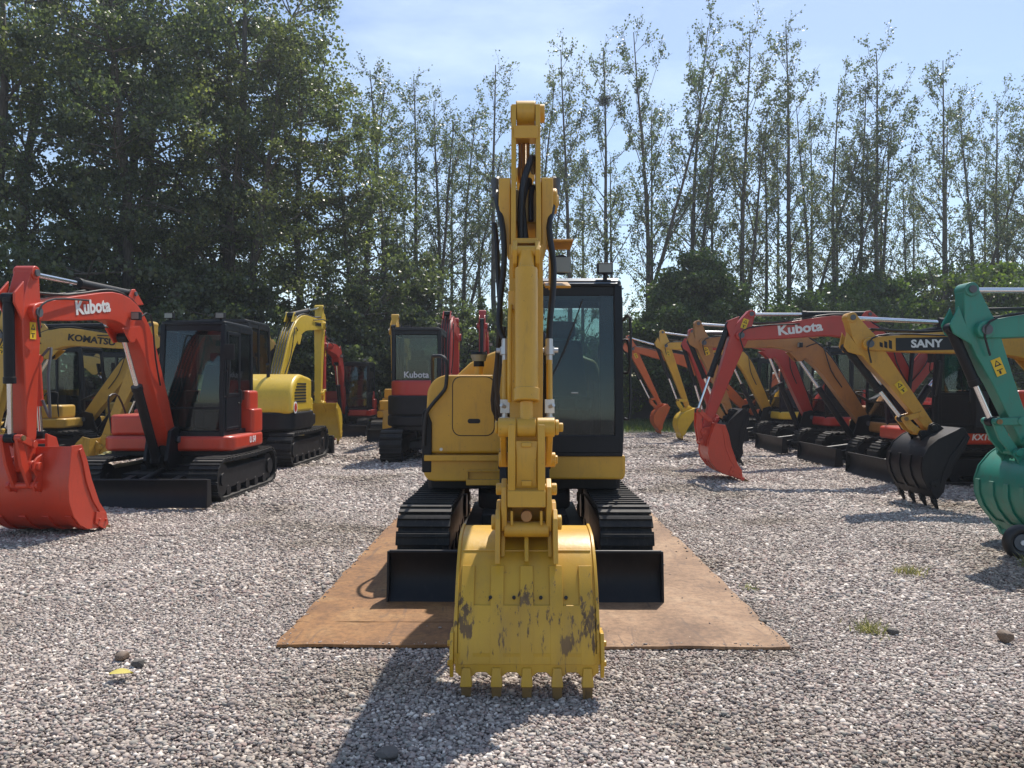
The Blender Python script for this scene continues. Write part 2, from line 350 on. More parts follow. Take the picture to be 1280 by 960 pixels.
def text(s, size, org, xdir, updir, mat, parent, name='lettering', bold=.02, sx=1.0, font_shear=0.0, ext=.002):
    cu = bpy.data.curves.new('txt', 'FONT'); cu.body = s; cu.size = size; cu.extrude = ext; cu.offset = bold*size; cu.align_x = 'CENTER'; cu.align_y = 'CENTER'; cu.shear = font_shear
    cu.resolution_u = 3
    to = bpy.data.objects.new('txt', cu); COL.objects.link(to)
    bpy.context.view_layer.update()
    me = bpy.data.meshes.new_from_object(to.evaluated_get(bpy.context.evaluated_depsgraph_get()))
    bpy.data.objects.remove(to)
    X = Vector(xdir).normalized(); U = Vector(updir); U = (U-X*U.dot(X)).normalized(); Z = X.cross(U)
    mt = Matrix(((X.x*sx, U.x, Z.x, org[0]), (X.y*sx, U.y, Z.y, org[1]), (X.z*sx, U.z, Z.z, org[2]), (0, 0, 0, 1)))
    me.transform(mt); me.materials.clear(); me.materials.append(M[mat])
    o = bpy.data.objects.new(name, me); COL.objects.link(o); o.parent = parent; return o

# ------------------------------------------------------------------ excavator pieces (local: +x forward, +y left, +z up)
def rot2(p, a): c, s = math.cos(a), math.sin(a); return (p[0]*c-p[1]*s, p[0]*s+p[1]*c)

def make_track(root, yc, w, L=2.5, h=.6, mat='track', detail=True):
    rad = h/2-.03; half = L/2-h/2; per = 4*half+2*PI*rad; n = int(per/.128)
    def pos(s):
        s %= per
        if s < 2*half: return Vector((-half+s, h/2-rad)), Vector((1, 0)), Vector((0, -1))
        s -= 2*half
        if s < PI*rad:
            a = -PI/2+s/rad; return Vector((half+rad*math.cos(a), h/2+rad*math.sin(a))), Vector((-math.sin(a), math.cos(a))), Vector((math.cos(a), math.sin(a)))
        s -= PI*rad
        if s < 2*half: return Vector((half-s, h/2+rad)), Vector((-1, 0)), Vector((0, 1))
        s -= 2*half; a = PI/2+s/rad
        return Vector((-half+rad*math.cos(a), h/2+rad*math.sin(a))), Vector((-math.sin(a), math.cos(a))), Vector((math.cos(a), math.sin(a)))
    b = MB(); m = 72; ring = []
    for i in range(m):
        p, t, nn = pos(per*i/m); sag = -.018*math.sin(PI*(p[0]+half)/(2*half)) if nn[1] > .99 else 0
        for rr, yy in ((0, -w/2+.01), (0, w/2-.01), (-.035, w/2-.01), (-.035, -w/2+.01)):
            q = p+nn*rr; ring.append((q[0], yc+yy, q[1]+sag))
    b.add(ring, [(i*4+k, i*4+(k+1) % 4, ((i+1) % m)*4+(k+1) % 4, ((i+1) % m)*4+k) for i in range(m) for k in range(4)])
    for i in range(n):
        p, t, nn = pos(per*(i+.35)/n); sag = -.018*math.sin(PI*(p[0]+half)/(2*half)) if nn[1] > .99 else 0
        q = p+nn*.012+Vector((0, sag))
        b.obox((q[0], yc, q[1]), t, nn, .053, w/2, .010)
        q = q+nn*.016+t*.02
        b.obox((q[0], yc, q[1]), t, nn, .014, w/2-.004, .010)
    tr = b.obj('track', mat, root, .003, 1)
    f = MB(); f.prism([(-half+.05, .16), (half-.1, .16), (half-.02, .30), (half-.14, .43), (-half+.1, .43), (-half-.02, .30)], yc-w/2+.05, yc+w/2-.05)
    f.obj('track_frame', 'black', tr, .012)
    for k in range(5):
        r = MB(); u = -half+.22+k*(2*half-.44)/4; r.ycyl(u, .125, yc-w/2+.04, yc+w/2-.04, .075); r.obj('roller', 'black', tr)
    i = MB(); i.ycyl(half, h/2, yc-w/2+.045, yc+w/2-.045, rad-.05, 28); i.ycyl(half, h/2, yc-w/2+.025, yc+w/2-.025, .09, 20); i.obj('idler', 'black', tr, .006)
    sp = MB(); sp.ycyl(-half, h/2, yc-w/2+.06, yc+w/2-.06, rad-.07, 28); sp.ycyl(-half, h/2, yc-w/2+.02, yc+w/2-.02, .12, 20)
    for k in range(14):
        a = 2*PI*k/14; sp.obox((-half+(rad-.06)*math.cos(a), yc, h/2+(rad-.06)*math.sin(a)), (math.cos(a), math.sin(a)), (-math.sin(a), math.cos(a)), .03, .04, .025)
    sp.obj('sprocket', 'black', tr, .004)
    return tr

def make_blade(root, u, w, z0=.02, h=.345, mat='black', yc=0.0):
    prof = []
    for k in range(9):
        t = k/8; prof.append((u+.07-.28*t*(1-t)-.03*t, z0+h*t))
    back = [(x-.018, z) for x, z in prof[::-1]]
    b = MB(); b.prism(prof+back, yc-w/2, yc+w/2)
    b.ycyl(prof[-1][0]-.015, prof[-1][1]+.004, yc-w/2, yc+w/2, .014, 10)
    for s in (-1, 1):
        b.prism([(u+.075, z0), (u+.045, z0+h+.012), (u-.06, z0+h+.0), (u-.09, z0+.02)], yc+s*(w/2+.008)-.008, yc+s*(w/2+.008)+.008)
    bl = b.obj('dozer_blade', mat, root, .003, 1)
    a = MB()
    for s in (-1, 1):
        a.loft([(u-.03, z0+.15), (u-.5, z0+.24), (.35, .33)], [.06, .06, .07], [.05, .05, .05], y=yc+s*.33)
    a.cyl((u-.06, yc, z0+.27), (.45, yc, .42), .045, n=14)
    a.obj('blade_arm', 'black', bl, .006)
    return bl

def make_frame(root):
    b = MB(); b.box(-.55, .6, -.36, .36, .26, .46); b.loft([(-.75, .3), (.85, .3)], [.07, .07], [.50, .50])
    b.cyl((0, 0, .44), (0, 0, .60), .42, n=32)
    b.obj('undercarriage_frame', 'black', root, .012)

BUCKET = [(-.15, -.07), (-.02, -.075), (.10, -.09), (.19, -.14), (.27, -.21), (.335, -.29), (.385, -.38), (.42, -.47), (.445, -.56), (.455, -.65)]
BUCKET2 = [(-.17, -.06), (0, -.065), (.15, -.07), (.29, -.11), (.395, -.19), (.465, -.30), (.495, -.42), (.49, -.54), (.468, -.65)]
def make_bucket(root, pin, phi, w, mat, k=1.0, nteeth=5, strips=True, toothmat='tooth', edge=None, cutters=True, prof=None):
    BUCKET = prof or globals()['BUCKET']; deep = prof is not None
    T = lambda p: (pin[0]+rot2((p[0]*k, p[1]*k), phi)[0], pin[1]+rot2((p[0]*k, p[1]*k), phi)[1])
    n = len(BUCKET); edge = edge or mat
    b = MB()
    out = [T(p) for p in BUCKET]
    cen = (-.05, -.45)
    inn = [T((p[0]+(cen[0]-p[0])*.03, p[1]+(cen[1]-p[1])*.03)) for p in BUCKET]
    b.prism(out+inn[::-1], -w/2+.004, w/2-.004)
    # side plates, edge proud of the shell
    big = [T((p[0]-(cen[0]-p[0])*.025, p[1]-(cen[1]-p[1])*.025)) for p in BUCKET]
    side = big+([T((.40, -.67)), T((.25, -.54)), T((.08, -.40)), T((-.08, -.30)), T((-.20, -.20))] if deep else [T((.39, -.66)), T((.27, -.50)), T((.12, -.36)), T((-.05, -.26)), T((-.17, -.16))])
    for s in (-1, 1):
        b.prism(side, s*w/2-.009, s*w/2+.009)
        rr = [T(p) for p in ((.39, -.60), (.27, -.44), (.12, -.31), (-.05, -.22), (-.15, -.15), (-.17, -.19), (-.05, -.28), (.12, -.38), (.26, -.52), (.37, -.68))]
        b.prism(rr, s*(w/2+.015)-.007, s*(w/2+.015)+.007)
    # lip with scallops between the teeth
    d = (T((0.02, -1))[0]-T((0, 0))[0], T((0.02, -1))[1]-T((0, 0))[1]); L = math.hypot(*d); d = (d[0]/L, d[1]/L)
    lip0 = T((.480, -.60) if deep else (.452, -.60)); nrm = (-d[1], d[0])
    m = 60; ys = [-w/2+w*i/m for i in range(m+1)]; vs = []
    step = (w-.11)/(nteeth-1); t0 = -w/2+.055
    for y in ys:
        ph = ((y-t0) % step)/step; dd = min(ph, 1-ph)*step
        ln = (.118 if dd < .03 else .118-.022*min(1, (dd-.03)/.02))*k
        for o_ in (.012, -.012):
            vs.append((lip0[0]+nrm[0]*o_, y, lip0[1]+nrm[1]*o_)); vs.append((lip0[0]+d[0]*ln+nrm[0]*o_*.8, y, lip0[1]+d[1]*ln+nrm[1]*o_*.8))
    fs = []
    for i in range(m):
        a = i*4; c = a+4
        fs += [(a, a+1, c+1, c), (a+3, a+2, c+2, c+3), (a+1, a+3, c+3, c+1)]
    b.add(vs, fs)
    bk = b.obj('bucket', mat, root, .004, 1)
    if strips:
        st = MB()
        for i in range(nteeth):
            y = t0+i*step; hw = .034
            pts = [BUCKET[j] for j in range(4, n)]
            pa = [T((p[0]-(cen[0]-p[0])*.03, p[1]-(cen[1]-p[1])*.03)) for p in pts]; pb = [T(p) for p in pts]
            st.prism(pa+pb[::-1], y-hw, y+hw)
        if not deep:
            q_ = [BUCKET[j] for j in (6, 7, 8, 9)]
            st2 = MB(); st2.prism([T((p[0]-(cen[0]-p[0])*.026, p[1]-(cen[1]-p[1])*.026)) for p in q_]+[T(p) for p in q_[::-1]], -w/2+.012, w/2-.012); st2.obj('cutting_plate', mat, bk, .004, 1)
        st.obj('wear_strip', mat, bk, .003, 1)
    for i in range(nteeth):
        y = t0+i*step; tb = MB()
        p0 = (lip0[0]+d[0]*.07*k, lip0[1]+d[1]*.07*k); p1 = (lip0[0]+d[0]*.15*k, lip0[1]+d[1]*.15*k); p2 = (lip0[0]+d[0]*.245*k, lip0[1]+d[1]*.245*k)
        tb.loft([p1, p2], [.026, .009], [.026, .022], y=y)
        ad = MB(); ad.loft([p0, p1, (p1[0]+d[0]*.012, p1[1]+d[1]*.012)], [.021, .032, .033], [.022, .029, .030], y=y)
        t_ = tb.obj('tooth', toothmat, bk, .003, 1); ad.obj('tooth_adapter', mat, t_, .004, 1)
    if cutters:
        for s in (-1, 1):
            c = MB(); q = [T(p) for p in ((.47, -.72), (.50, -.62), (.46, -.50), (.36, -.50), (.36, -.66))]
            c.prism(q, s*(w/2+.018)-.009, s*(w/2+.018)+.009)
            for z in (-.56, -.66):
                cc = T((.43, z)); c.ycyl(cc[0], cc[1], s*(w/2+.02), s*(w/2+.042), .016, 8)
            c.obj('side_cutter', mat, bk, .003, 1)
    # ears
    for s in (-1, 1):
        e = MB()
        e.prism([T(p) for p in ((-.13, -.085), (-.07, .02), (-.03, .055), (.03, .055), (.08, .0), (.16, .035), (.21, .0), (.20, -.06), (.24, -.17), (.10, -.10))], s*.125-.011, s*.125+.011)
        c0 = T((0, 0)); e.ycyl(c0[0], c0[1], s*.105, s*.165, .042, 16)
        c1 = T((.155, -.005)); e.ycyl(c1[0], c1[1], s*.105, s*.16, .036, 16)
        e.obj('bucket_ear', mat, bk, .004, 1)
    return bk, T

def cylinder(root, p0, p1, r, frac, barrelmat, name='hydraulic_cylinder', y=0.0, rodmat='chrome', eye='black'):
    """barrel from p0 over frac of the way, rod to p1"""
    p0 = Vector((p0[0], y, p0[1])); p1 = Vector((p1[0], y, p1[1])); m = p0.lerp(p1, frac); d = (p1-p0).normalized()
    b = MB(); b.cyl(p0, m, r); b.cyl(m-d*.05, m+d*.015, r*1.14); b.cyl(p0-d*.0, p0+d*.05, r*1.1)
    b.cyl((p0.x, y-r*1.1, p0.z), (p0.x, y+r*1.1, p0.z), r*1.0)
    o = b.obj(name, barrelmat, root, .003, 1)
    if frac < .985:
        rd = MB(); rd.cyl(m, p1-d*.02, r*.52); rd.obj('rod', rodmat, o)
        e = MB(); e.ycyl(p1.x, p1.z, y-r*1.0, y+r*1.0, r*.95); e.obj('rod_eye', eye, o, .003, 1)
    return o

def boom_path(base, tip, a, b):
    bx, bz = base; tx, tz = tip; c = math.hypot(tx-bx, tz-bz)
    if a+b < c*1.02: f = c*1.04/(a+b); a *= f; b *= f
    al = math.acos((a*a+c*c-b*b)/(2*a*c)); th = math.atan2(tz-bz, tx-bx)+al
    k = (bx+a*math.cos(th), bz+a*math.sin(th))
    B = Vector(base); K = Vector(k); T = Vector(tip)
    pts = [B]; s = B.lerp(K, .62); e = K.lerp(T, .38)
    pts.append(B.lerp(K, .3))
    for i in range(9):
        t = i/8; pts.append(s*(1-t)**2+K*2*t*(1-t)+e*t*t)
    pts += [K.lerp(T, .7), T]
    return [tuple(p) for p in pts], k

def sticker(root, p, xd, yside, h=.1):
    """yellow warning sticker with a black triangle on a side plate at (u,z)"""
    s = 1 if yside > 0 else -1; X = Vector((xd[0], 0, xd[1])); U = Vector((-xd[1], 0, xd[0]))
    if U.z < 0: U = -U; 
    c = Vector((p[0], yside, p[1])); b = MB()
    vs = []
    for a, d in ((-.4, -.7), (.4, -.7), (.4, .7), (-.4, .7)): vs.append(c+X*a*h+U*d*h)
    vs += [v+Vector((0, s*.002, 0)) for v in vs]
    b.add(vs, [(0,1,2,3),(4,5,6,7),(0,1,5,4),(1,2,6,5),(2,3,7,6),(3,0,4,7)])
    o = b.obj('warning_sticker', 'sticker', root)
    t = MB()
    for (cx, cz, sc) in ((0, .32, .30),):
        vs = [c+Vector((0, s*.0022, 0))+X*(cx+sc*q[0])*h+U*(cz+sc*q[1])*h for q in ((-1, -.8), (1, -.8), (0, .9), (-.5, -.45), (.5, -.45), (0, .4))]
        t.add(vs, [(0, 1, 4, 3), (1, 2, 5, 4), (2, 0, 3, 5)])
    vs = [c+Vector((0, s*.0022, 0))+X*q[0]*h+U*q[1]*h for q in ((-.25, -.2), (.25, -.2), (.25, -.28), (-.25, -.28), (-.05, -.3), (.12, -.3), (.12, -.58), (-.05, -.58))]
    t.add(vs, [(0, 1, 2, 3), (4, 5, 6, 7)])
    t.obj('printed_marking', 'ink', o)
    return o

def make_cab(root, u0, u1, y0, y1, z0, z1, mat='cabblack', lowmat=None, roofmat=None, lamp=True, rounded=.06, seatmat='seat', zmid=None, textback=None):
    """cab between given bounds: frame mesh with window, door, seat ... as parts"""
    p = .055; zm = zmid or z0+(z1-z0)*.40; zr = z1-.09
    b = MB()
    # posts (front posts lean back a little)
    lean = .07
    def post(ua, ub, y, wx=.05, wy=.05): b.loft([(ua, z0), (ua-(.0), zm), (ub, zr+.03)], [wx/2*1.1]*3, [wy/2]*3, y=y)
    for y in (y0+.035, y1-.035):
        post(u1-.035, u1-lean-.03, y, .07, .07); post(u0+.04, u0+.05, y, .075, .07)
    post(u0+(u1-u0)*.47, u0+(u1-u0)*.47-.02, y1-.02, .05, .04)
    post(u0+(u1-u0)*.47, u0+(u1-u0)*.47-.02, y0+.02, .05, .04)
    # sills and rails
    b.box(u0+.01, u1-.0, y0+.003, y1-.003, z0-.03, z0+.07)
    for y in (y0+.03, y1-.03): b.box(u0+.03, u1-lean-.02, y-.025, y+.025, zr-.05, zr+.03)
    b.box(u1-lean-.09, u1-lean-.01, y0+.02, y1-.02, zr-.06, zr+.03); b.box(u0+.02, u0+.08, y0+.02, y1-.02, zr-.05, zr+.03)
    b.box(u0+.006, u0+.05, y0+.03, y1-.03, z0, zm-.02)      # rear lower panel
    b.box(u0+.05, u0+(u1-u0)*.47, y0+.012, y0+.03, z0, zm-.1)
    cab = b.obj('cab', mat, root, .014, 2)
    r = MB(); rp = []
    for (cx, cy, a0) in ((u1-lean-rounded-.0, y1-rounded, 0), (u0+rounded+.0, y1-rounded, 90), (u0+rounded, y0+rounded, 180), (u1-lean-rounded, y0+rounded, 270)):
        for k in range(5):
            a = R(a0+k*22.5); rp.append((cx+(rounded+.015)*math.cos(a), cy+(rounded)*math.sin(a)))
    r.slab(rp, zr+.02, z1-.02)
    inner = [((x-(u0+u1-lean)/2)*.93+(u0+u1-lean)/2, (y-(y0+y1)/2)*.9+(y0+y1)/2) for x, y in rp]
    r.slab(inner, z1-.02, z1)
    r.obj('roof', roofmat or mat, cab, .018, 3)
    g = MB(); g.loft([(u1-.02, zm-.26+.0), (u1-.02, zm), (u1-lean-.02, zr-.03)], [.003]*3, [(y1-y0)/2-.06]*3, y=(y0+y1)/2)
    g.obj('window', 'glass', cab)
    if lowmat != 'open':
        g = MB(); g.box(u1-.024, u1-.016, y0+.06, y1-.06, z0+.08, zm-.27); g.obj('window', 'glass', cab)
        rb = MB(); rb.box(u1-.035, u1-.012, y0+.05, y1-.05, zm-.275, zm-.245); rb.obj('window_rail', mat, cab, .003, 1)
    um = u0+(u1-u0)*.47
    for y in (y0+.02,):
        g = MB(); g.box(um+.03, u1-lean-.05, y-.003, y+.003, zm-.15, zr-.06); g.obj('window', 'glass', cab)
    for y in (y0+.02, y1-.02):
        g = MB(); g.box(u0+.08, um-.03, y-.003, y+.003, zm-.1 if y == y0+.02 else z0+.5, zr-.06); g.obj('window', 'glass', cab)
    g = MB(); g.box(u0+.022, u0+.028, y0+.08, y1-.08, zm, zr-.06); g.obj('window', 'glass', cab)
    # door on the left side
    d = MB()
    for (a0, a1, c0, c1) in ((um+.03, u1-.07, z0+.08, z0+.12), (um+.03, um+.075, z0+.08, zr-.06), (um+.03, u1-lean-.06, zr-.11, zr-.06), (um+.03, u1-.09, zm-.1, zm-.05)):
        d.box(a0, a1, y1-.012, y1+.012, c0, c1)
    d.loft([(u1-.085, z0+.08), (u1-.085, zm), (u1-lean-.075, zr-.07)], [.025]*3, [.013]*3, y=y1)
    d.box(um+.06, u1-.1, y1-.008, y1+.006, z0+.1, zm-.08) if lowmat != 'glassdoor' else None
    dr = d.obj('door', mat, cab, .006)
    g = MB(); g.box(um+.07, u1-lean-.09, y1-.004, y1+.004, zm-.06, zr-.1); g.obj('door_glass', 'glass', dr)
    h = MB(); h.tube([(um+.1, y1+.01, zm-.2), (um+.1, y1+.05, zm-.19), (um+.1, y1+.05, zm-.02), (um+.1, y1+.01, zm-.01)], .011); h.obj('door_handle', 'hose', dr)
    gr = MB(); gr.tube([(u1-.0, y1+.01, zm-.1), (u1+.0, y1+.06, zm-.05), (u1-.06, y1+.06, zr-.5), (u1-.07, y1+.01, zr-.45)], .012); gr.obj('grab_rail', 'hose', cab)
    # seat and controls
    yc = (y0+y1)/2; us = u0+.32; zf = z0+.05
    s = MB(); s.box(us-.02, us+.45, yc-.24, yc+.24, zf+.30, zf+.43); s.box(us+.02, us+.38, yc-.16, yc+.16, zf, zf+.30)
    st = s.obj('seat', seatmat, cab, .04, 3)
    s = MB(); s.add([(us-.06, yc-.24, zf+.4), (us+.06, yc-.24, zf+.4), (us+.06, yc+.24, zf+.4), (us-.06, yc+.24, zf+.4),
                     (us-.17, yc-.19, zf+.98), (us-.07, yc-.19, zf+.98), (us-.07, yc+.19, zf+.98), (us-.17, yc+.19, zf+.98)],
                    [(3,2,1,0),(4,5,6,7),(0,1,5,4),(1,2,6,5),(2,3,7,6),(3,0,4,7)])
    s.obj('backrest', seatmat, st, .035, 3)
    s = MB(); s.box(us-.18, us-.08, yc-.13, yc+.13, zf+1.0, zf+1.17); s.obj('headrest', seatmat, st, .04, 3)
    c = MB()
    for sg in (-1, 1):
        c.box(us+.0, us+.42, yc+sg*.33-.07, yc+sg*.33+.07, zf, zf+.58)
        c.cyl((us+.36, yc+sg*.33, zf+.55), (us+.40, yc+sg*.33, zf+.80), .015, n=8); c.cyl((us+.40, yc+sg*.33, zf+.78), (us+.41, yc+sg*.33, zf+.90), .028, n=10)
    c.box(u1-.22, u1-.06, yc-.33, yc-.20, z0+.05, z0+.62)
    for sg in (-1, 1):
        c.cyl((u1-.25, yc+sg*.08, z0+.06), (u1-.23, yc+sg*.08, z0+.45), .012, n=8); c.box(u1-.34, u1-.16, yc+sg*.08-.04, yc+sg*.08+.04, z0+.1, z0+.115)
    c.obj('control_console', 'seat', cab, .01)
    if lamp:
        for yy in ((y1-.14,) if lamp == 1 else (y0+.1, y1-.1)):
            l = MB(); l.box(u1-lean-.1, u1-lean-.03, yy-.065, yy+.065, z1+.025, z1+.11); l.cyl((u1-lean-.07, yy, z1-.01), (u1-lean-.07, yy, z1+.03), .015, n=8)
            lo = l.obj('work_lamp', 'black', cab, .006)
            l = MB(); l.box(u1-lean-.028, u1-lean-.022, yy-.055, yy+.055, z1+.034, z1+.10); l.obj('lamp_lens', 'lens', lo)
    return cab

def plan_body(u0, u1, hw, rr, rf, n=7):
    """outline of the swing body: big radius at the rear, small at the front"""
    o = []
    for (cx, cy, a0, r) in ((u1-rf, hw-rf, 0, rf), (u0+rr, hw-rr, 90, rr), (u0+rr, -hw+rr, 180, rr), (u1-rf, -hw+rf, 270, rf)):
        for k in range(n): a = R(a0+90*k/(n-1)); o.append((cx+r*math.cos(a), cy+r*math.sin(a)))
    return o

def excavator(name, label, group, loc, head, paintm, tip, eu, phi, a=2.1, b=2.0, base=(.62, .82), bw=.62, bucketm=None, stickm=None, boomm=None,
              skirt=None, lettering=None, letcol='white', body_text=None, sc=1.0, cabm='cabblack', hoodm=None, cylm='black', plate=None, blade=True,
              thumb=False, trackm='track', louvers=False, bk=1.0, lampn=1, swing=0.0, low='black', band=False, fwd=0.0, caby=(-.07, .86), backtext=None, lowhood=None):
    root = empty(name, loc, head); tag(root, label, 'excavator', group); root.scale = (sc, sc, sc)
    skirt = skirt or paintm; bucketm = bucketm or paintm; stickm = stickm or paintm; boomm = boomm or paintm; hoodm = hoodm or paintm
    for s in (-1, 1): make_track(root, s*.78, .40, mat=trackm)
    make_frame(root)
    if blade: make_blade(root, 1.55, 1.96)
    # swing body
    d = MB(); d.slab(plan_body(-1.02, .60, .93, .42, .20), .65, .865)
    dk = d.obj('swing_body', skirt, root, .05, 4)
    u = MB(); u.slab(plan_body(-.95, .5, .86, .36, .1), .58, .66); u.obj('belly_plate', 'black', dk, .01)
    if body_text:
        for s in (1, -1): text(body_text, .13, (-.22, s*.9325, .765), (-s, 0, 0), (0, 0, 1), 'white', dk, 'model_number', .03, font_shear=.2)
    # engine hood and counterweight
    h = MB(); pb = plan_body(-1.04, -.30, .92, .42, .05); h.slab(pb, .86, 1.22); ho = h.obj('engine_hood', lowhood or hoodm, root, .03, 3)
    if louvers:
        h = MB(); pr = [(.15, .9), (.15, 1.50), (-.45, 1.56)]
        for q_ in range(9): a_ = R(90+q_*90/8); pr.append((-.50+.62*math.cos(a_), 1.02+.54*math.sin(a_)))
        pr += [(-1.13, .9)]
        h.prism(pr, -.945, .90); h.obj('hood_cover', hoodm, ho, .07, 4)
        for q_ in range(7):
            h = MB(); z_ = 1.08+q_*.05; x0_ = -.92+max(0, q_-3)*.05; h.box(x0_, -.25, -.951, -.93, z_, z_+.028); h.obj('louvre', 'ink', ho)
        h = MB(); h.cyl((-.88, -.943, 1.0), (-.88, -.952, 1.0), .10, n=20); h.obj('round_emblem', 'white', ho); h = MB(); h.cyl((-.88, -.945, 1.0), (-.88, -.955, 1.0), .07, n=20); h.obj('round_emblem', 'red', ho)
        h = MB(); h.slab(plan_body(-1.14, .3, .95, .3, .1), .62, .93); h.obj('lower_guard', 'black', ho, .05, 3)
    else:
        h = MB(); h.slab([(x*.96-.01, y*.93) for x, y in pb], 1.20, 1.50); h.obj('hood_cover', hoodm, ho, .06, 4)
    # side housing on the right
    t = MB(); t.slab(plan_body(-.36, .50, .36, .06, .16), .86, 1.16)
    t.v = [(x, y-.54, z) for x, y, z in t.v]
    to = t.obj('side_housing', lowhood or hoodm, root, .06, 4)
    gl = MB()
    for k in range(7): gl.box(-.92+.0, -.5, -.925, -.915, .92+k*.055, .945+k*.055)
    gl.obj('cooling_grille', 'ink', ho)
    if louvers:
        pass
    hr = MB(); hr.tube([(.45, -.84, .9), (.45, -.88, 1.2), (.45, -.88, 1.42), (.2, -.88, 1.42), (.0, -.86, 1.12)], .014); hr_o = hr.obj('handrail', 'hose', root)
    cb = make_cab(root, -.62, .56, caby[0], caby[1], .86, 2.50, cabm, lamp=lampn)
    if backtext: text(backtext, .16, (-.628, (caby[0]+caby[1])/2, 1.60), (0, -1, 0), (0, 0, 1), 'white', cb, 'lettering', .02)
    for o_ in (dk, hr_o, cb): o_.location.x += fwd
    # swing bracket
    br = MB(); br.prism([(.45, .42), (.80, .42), (.92, .55), (.80, .95), (.62, 1.0), (.48, .92), (.42, .6)], -.17, -.12); br.prism([(.45, .42), (.80, .42), (.92, .55), (.80, .95), (.62, 1.0), (.48, .92), (.42, .6)], .12, .17)
    br.cyl((.60, 0, .38), (.60, 0, .78), .10); br.ycyl(base[0], base[1], -.19, .19, .055)
    br.obj('swing_bracket', low if low != 'black' else 'black', root, .01)
    # boom
    path, k = boom_path(base, tip, a, b); n = len(path)
    ht = [.11, .145, .165, .175, .185, .19, .195, .19, .18, .17, .16, .13, .085]; hw = [.115]*n
    bm = MB(); bm.loft(path, ht[:n], hw)
    bm.ycyl(tip[0], tip[1], -.15, .15, .085); bm.ycyl(base[0], base[1], -.13, .13, .11)
    kk = Vector(k); P = Vector(tip); Bv = Vector(base); dirt = (P-kk).normalized(); nn = Vector((-dirt[1], dirt[0]))
    mid = Vector(path[6])
    # lugs: arm cylinder lug on the boom's back, boom cylinder lug on its belly
    lug = mid-dirt*.12+nn*.30
    lp = [mid-dirt*.34+nn*.15, mid-dirt*.14+nn*.36, mid-dirt*.06+nn*.36, mid+dirt*.16+nn*.15]
    for s in (-1, 1): bm.prism([tuple(q) for q in lp], s*.075-.012, s*.075+.012)
    bl = mid+dirt*.08-nn*.24
    lp = [mid-dirt*.14-nn*.10, mid+dirt*.03-nn*.30, mid+dirt*.13-nn*.30, mid+dirt*.30-nn*.10]
    for s in (-1, 1): bm.prism([tuple(q) for q in lp], s*.105-.012, s*.105+.012)
    boom = bm.obj('boom', boomm, root, .012)
    # hoses on the boom
    hs = MB()
    for j, yy in enumerate((-.06, -.02, .02, .06)):
        pts = [(.55, yy*1.6, .95), (.50, yy*1.6, 1.25)]
        for i in range(1, n-1):
            dd = (Vector(path[min(i+1, n-1)])-Vector(path[i-1])).normalized(); q = Vector(path[i])+Vector((-dd[1], dd[0]))*(ht[i]+.022); pts.append((q[0], yy*(1.3), q[1]))
        q = P-dirt*.05+nn*.2; pts.append((q[0], yy, q[1]))
        hs.tube(pts, .012, 6, 2)
    hs.obj('hydraulic_hose', 'hose', boom)
    # hose loop on the flank
    for s in (-1, 1):
        h2 = MB(); q = [mid-dirt*.05-nn*.02, mid-dirt*.35+nn*.02, Bv.lerp(kk, .62), Bv.lerp(kk, .42)]
        h2.tube([(v[0], s*(.125+.03*(i in (1, 2))), v[1]) for i, v in enumerate(q)], .011, 6); h2.obj('hydraulic_hose', 'hose', boom)
        h3 = MB(); q = [kk.lerp(P, .55)+nn*.08, P-dirt*.25+nn*.12, P+dirt*.02+nn*.02, P-dirt*.02-nn*.25]
        h3.tube([(v[0], s*(.13+.035*(i in (1, 2))), v[1]) for i, v in enumerate(q)], .011, 6); h3.obj('hydraulic_hose', 'hose', boom)
    cylinder(root, (base[0]+.25, base[1]-.27), tuple(bl), .062, .62, cylm, 'boom_cylinder')
    # stick
    zmin = min(rot2((p[0]*bk, p[1]*bk), phi)[1] for p in BUCKET+[(.47, -.84)])
    E = Vector((eu, .015-zmin)); d = (E-P).normalized(); L = (E-P).length; f = Vector((-d[1], d[0]))   # f: towards the outside
    if f[0] < 0: f = -f
    tail = P-d*.40-f*.05
    sp = [tail, P-d*.15-f*.01, P, P+d*.2+f*.01, P.lerp(E, .45), P.lerp(E, .8), E]
    sm = MB(); sm.loft([tuple(q) for q in sp], [.07, .13, .155, .14, .105, .08, .06], [.085, .085, .09, .09, .08, .075, .07])
    sm.ycyl(tail[0], tail[1], -.10, .10, .07); sm.ycyl(E[0], E[1], -.10, .10, .06)
    q0 = P+f*.23-d*.12
    for s in (-1, 1): sm.prism([tuple(P+f*.12-d*.3), tuple(P+f*.27-d*.17), tuple(P+f*.27-d*.07), tuple(P+f*.13+d*.12)], s*.075-.012, s*.075+.012)
    stick = sm.obj('stick', stickm, root, .012)
    cylinder(root, tuple(lug), tuple(tail), .055, .55, cylm, 'arm_cylinder')
    K = E-d*.30+f*.21
    S = E-d*.22
    cylinder(root, tuple(q0), tuple(K), .05, .60, cylm, 'bucket_cylinder')
    bkt, T = make_bucket(root, tuple(E), phi, bw, bucketm, bk, 4, True, toothmat='tooth' if bucketm != 'black' else 'black', prof=BUCKET2)
    c1 = Vector(T((.155, -.005)))
    lk = MB()
    for s in (-1, 1):
        lk.loft([tuple(S), tuple(K)], [.035, .035], [.012, .012], y=s*.095)
    for s in (-1, 1): lk.loft([tuple(K), tuple(K.lerp(c1, .5)+f*.02), tuple(c1)], [.04, .05, .04], [.016]*3, y=s*.075)
    lk.ycyl(K[0], K[1], -.12, .12, .035); lk.ycyl(S[0], S[1], -.115, .115, .04); lk.ycyl(c1[0], c1[1], -.12, .12, .035)
    lk.obj('bucket_link', bucketm if bucketm != 'black' else stickm, root, .005)
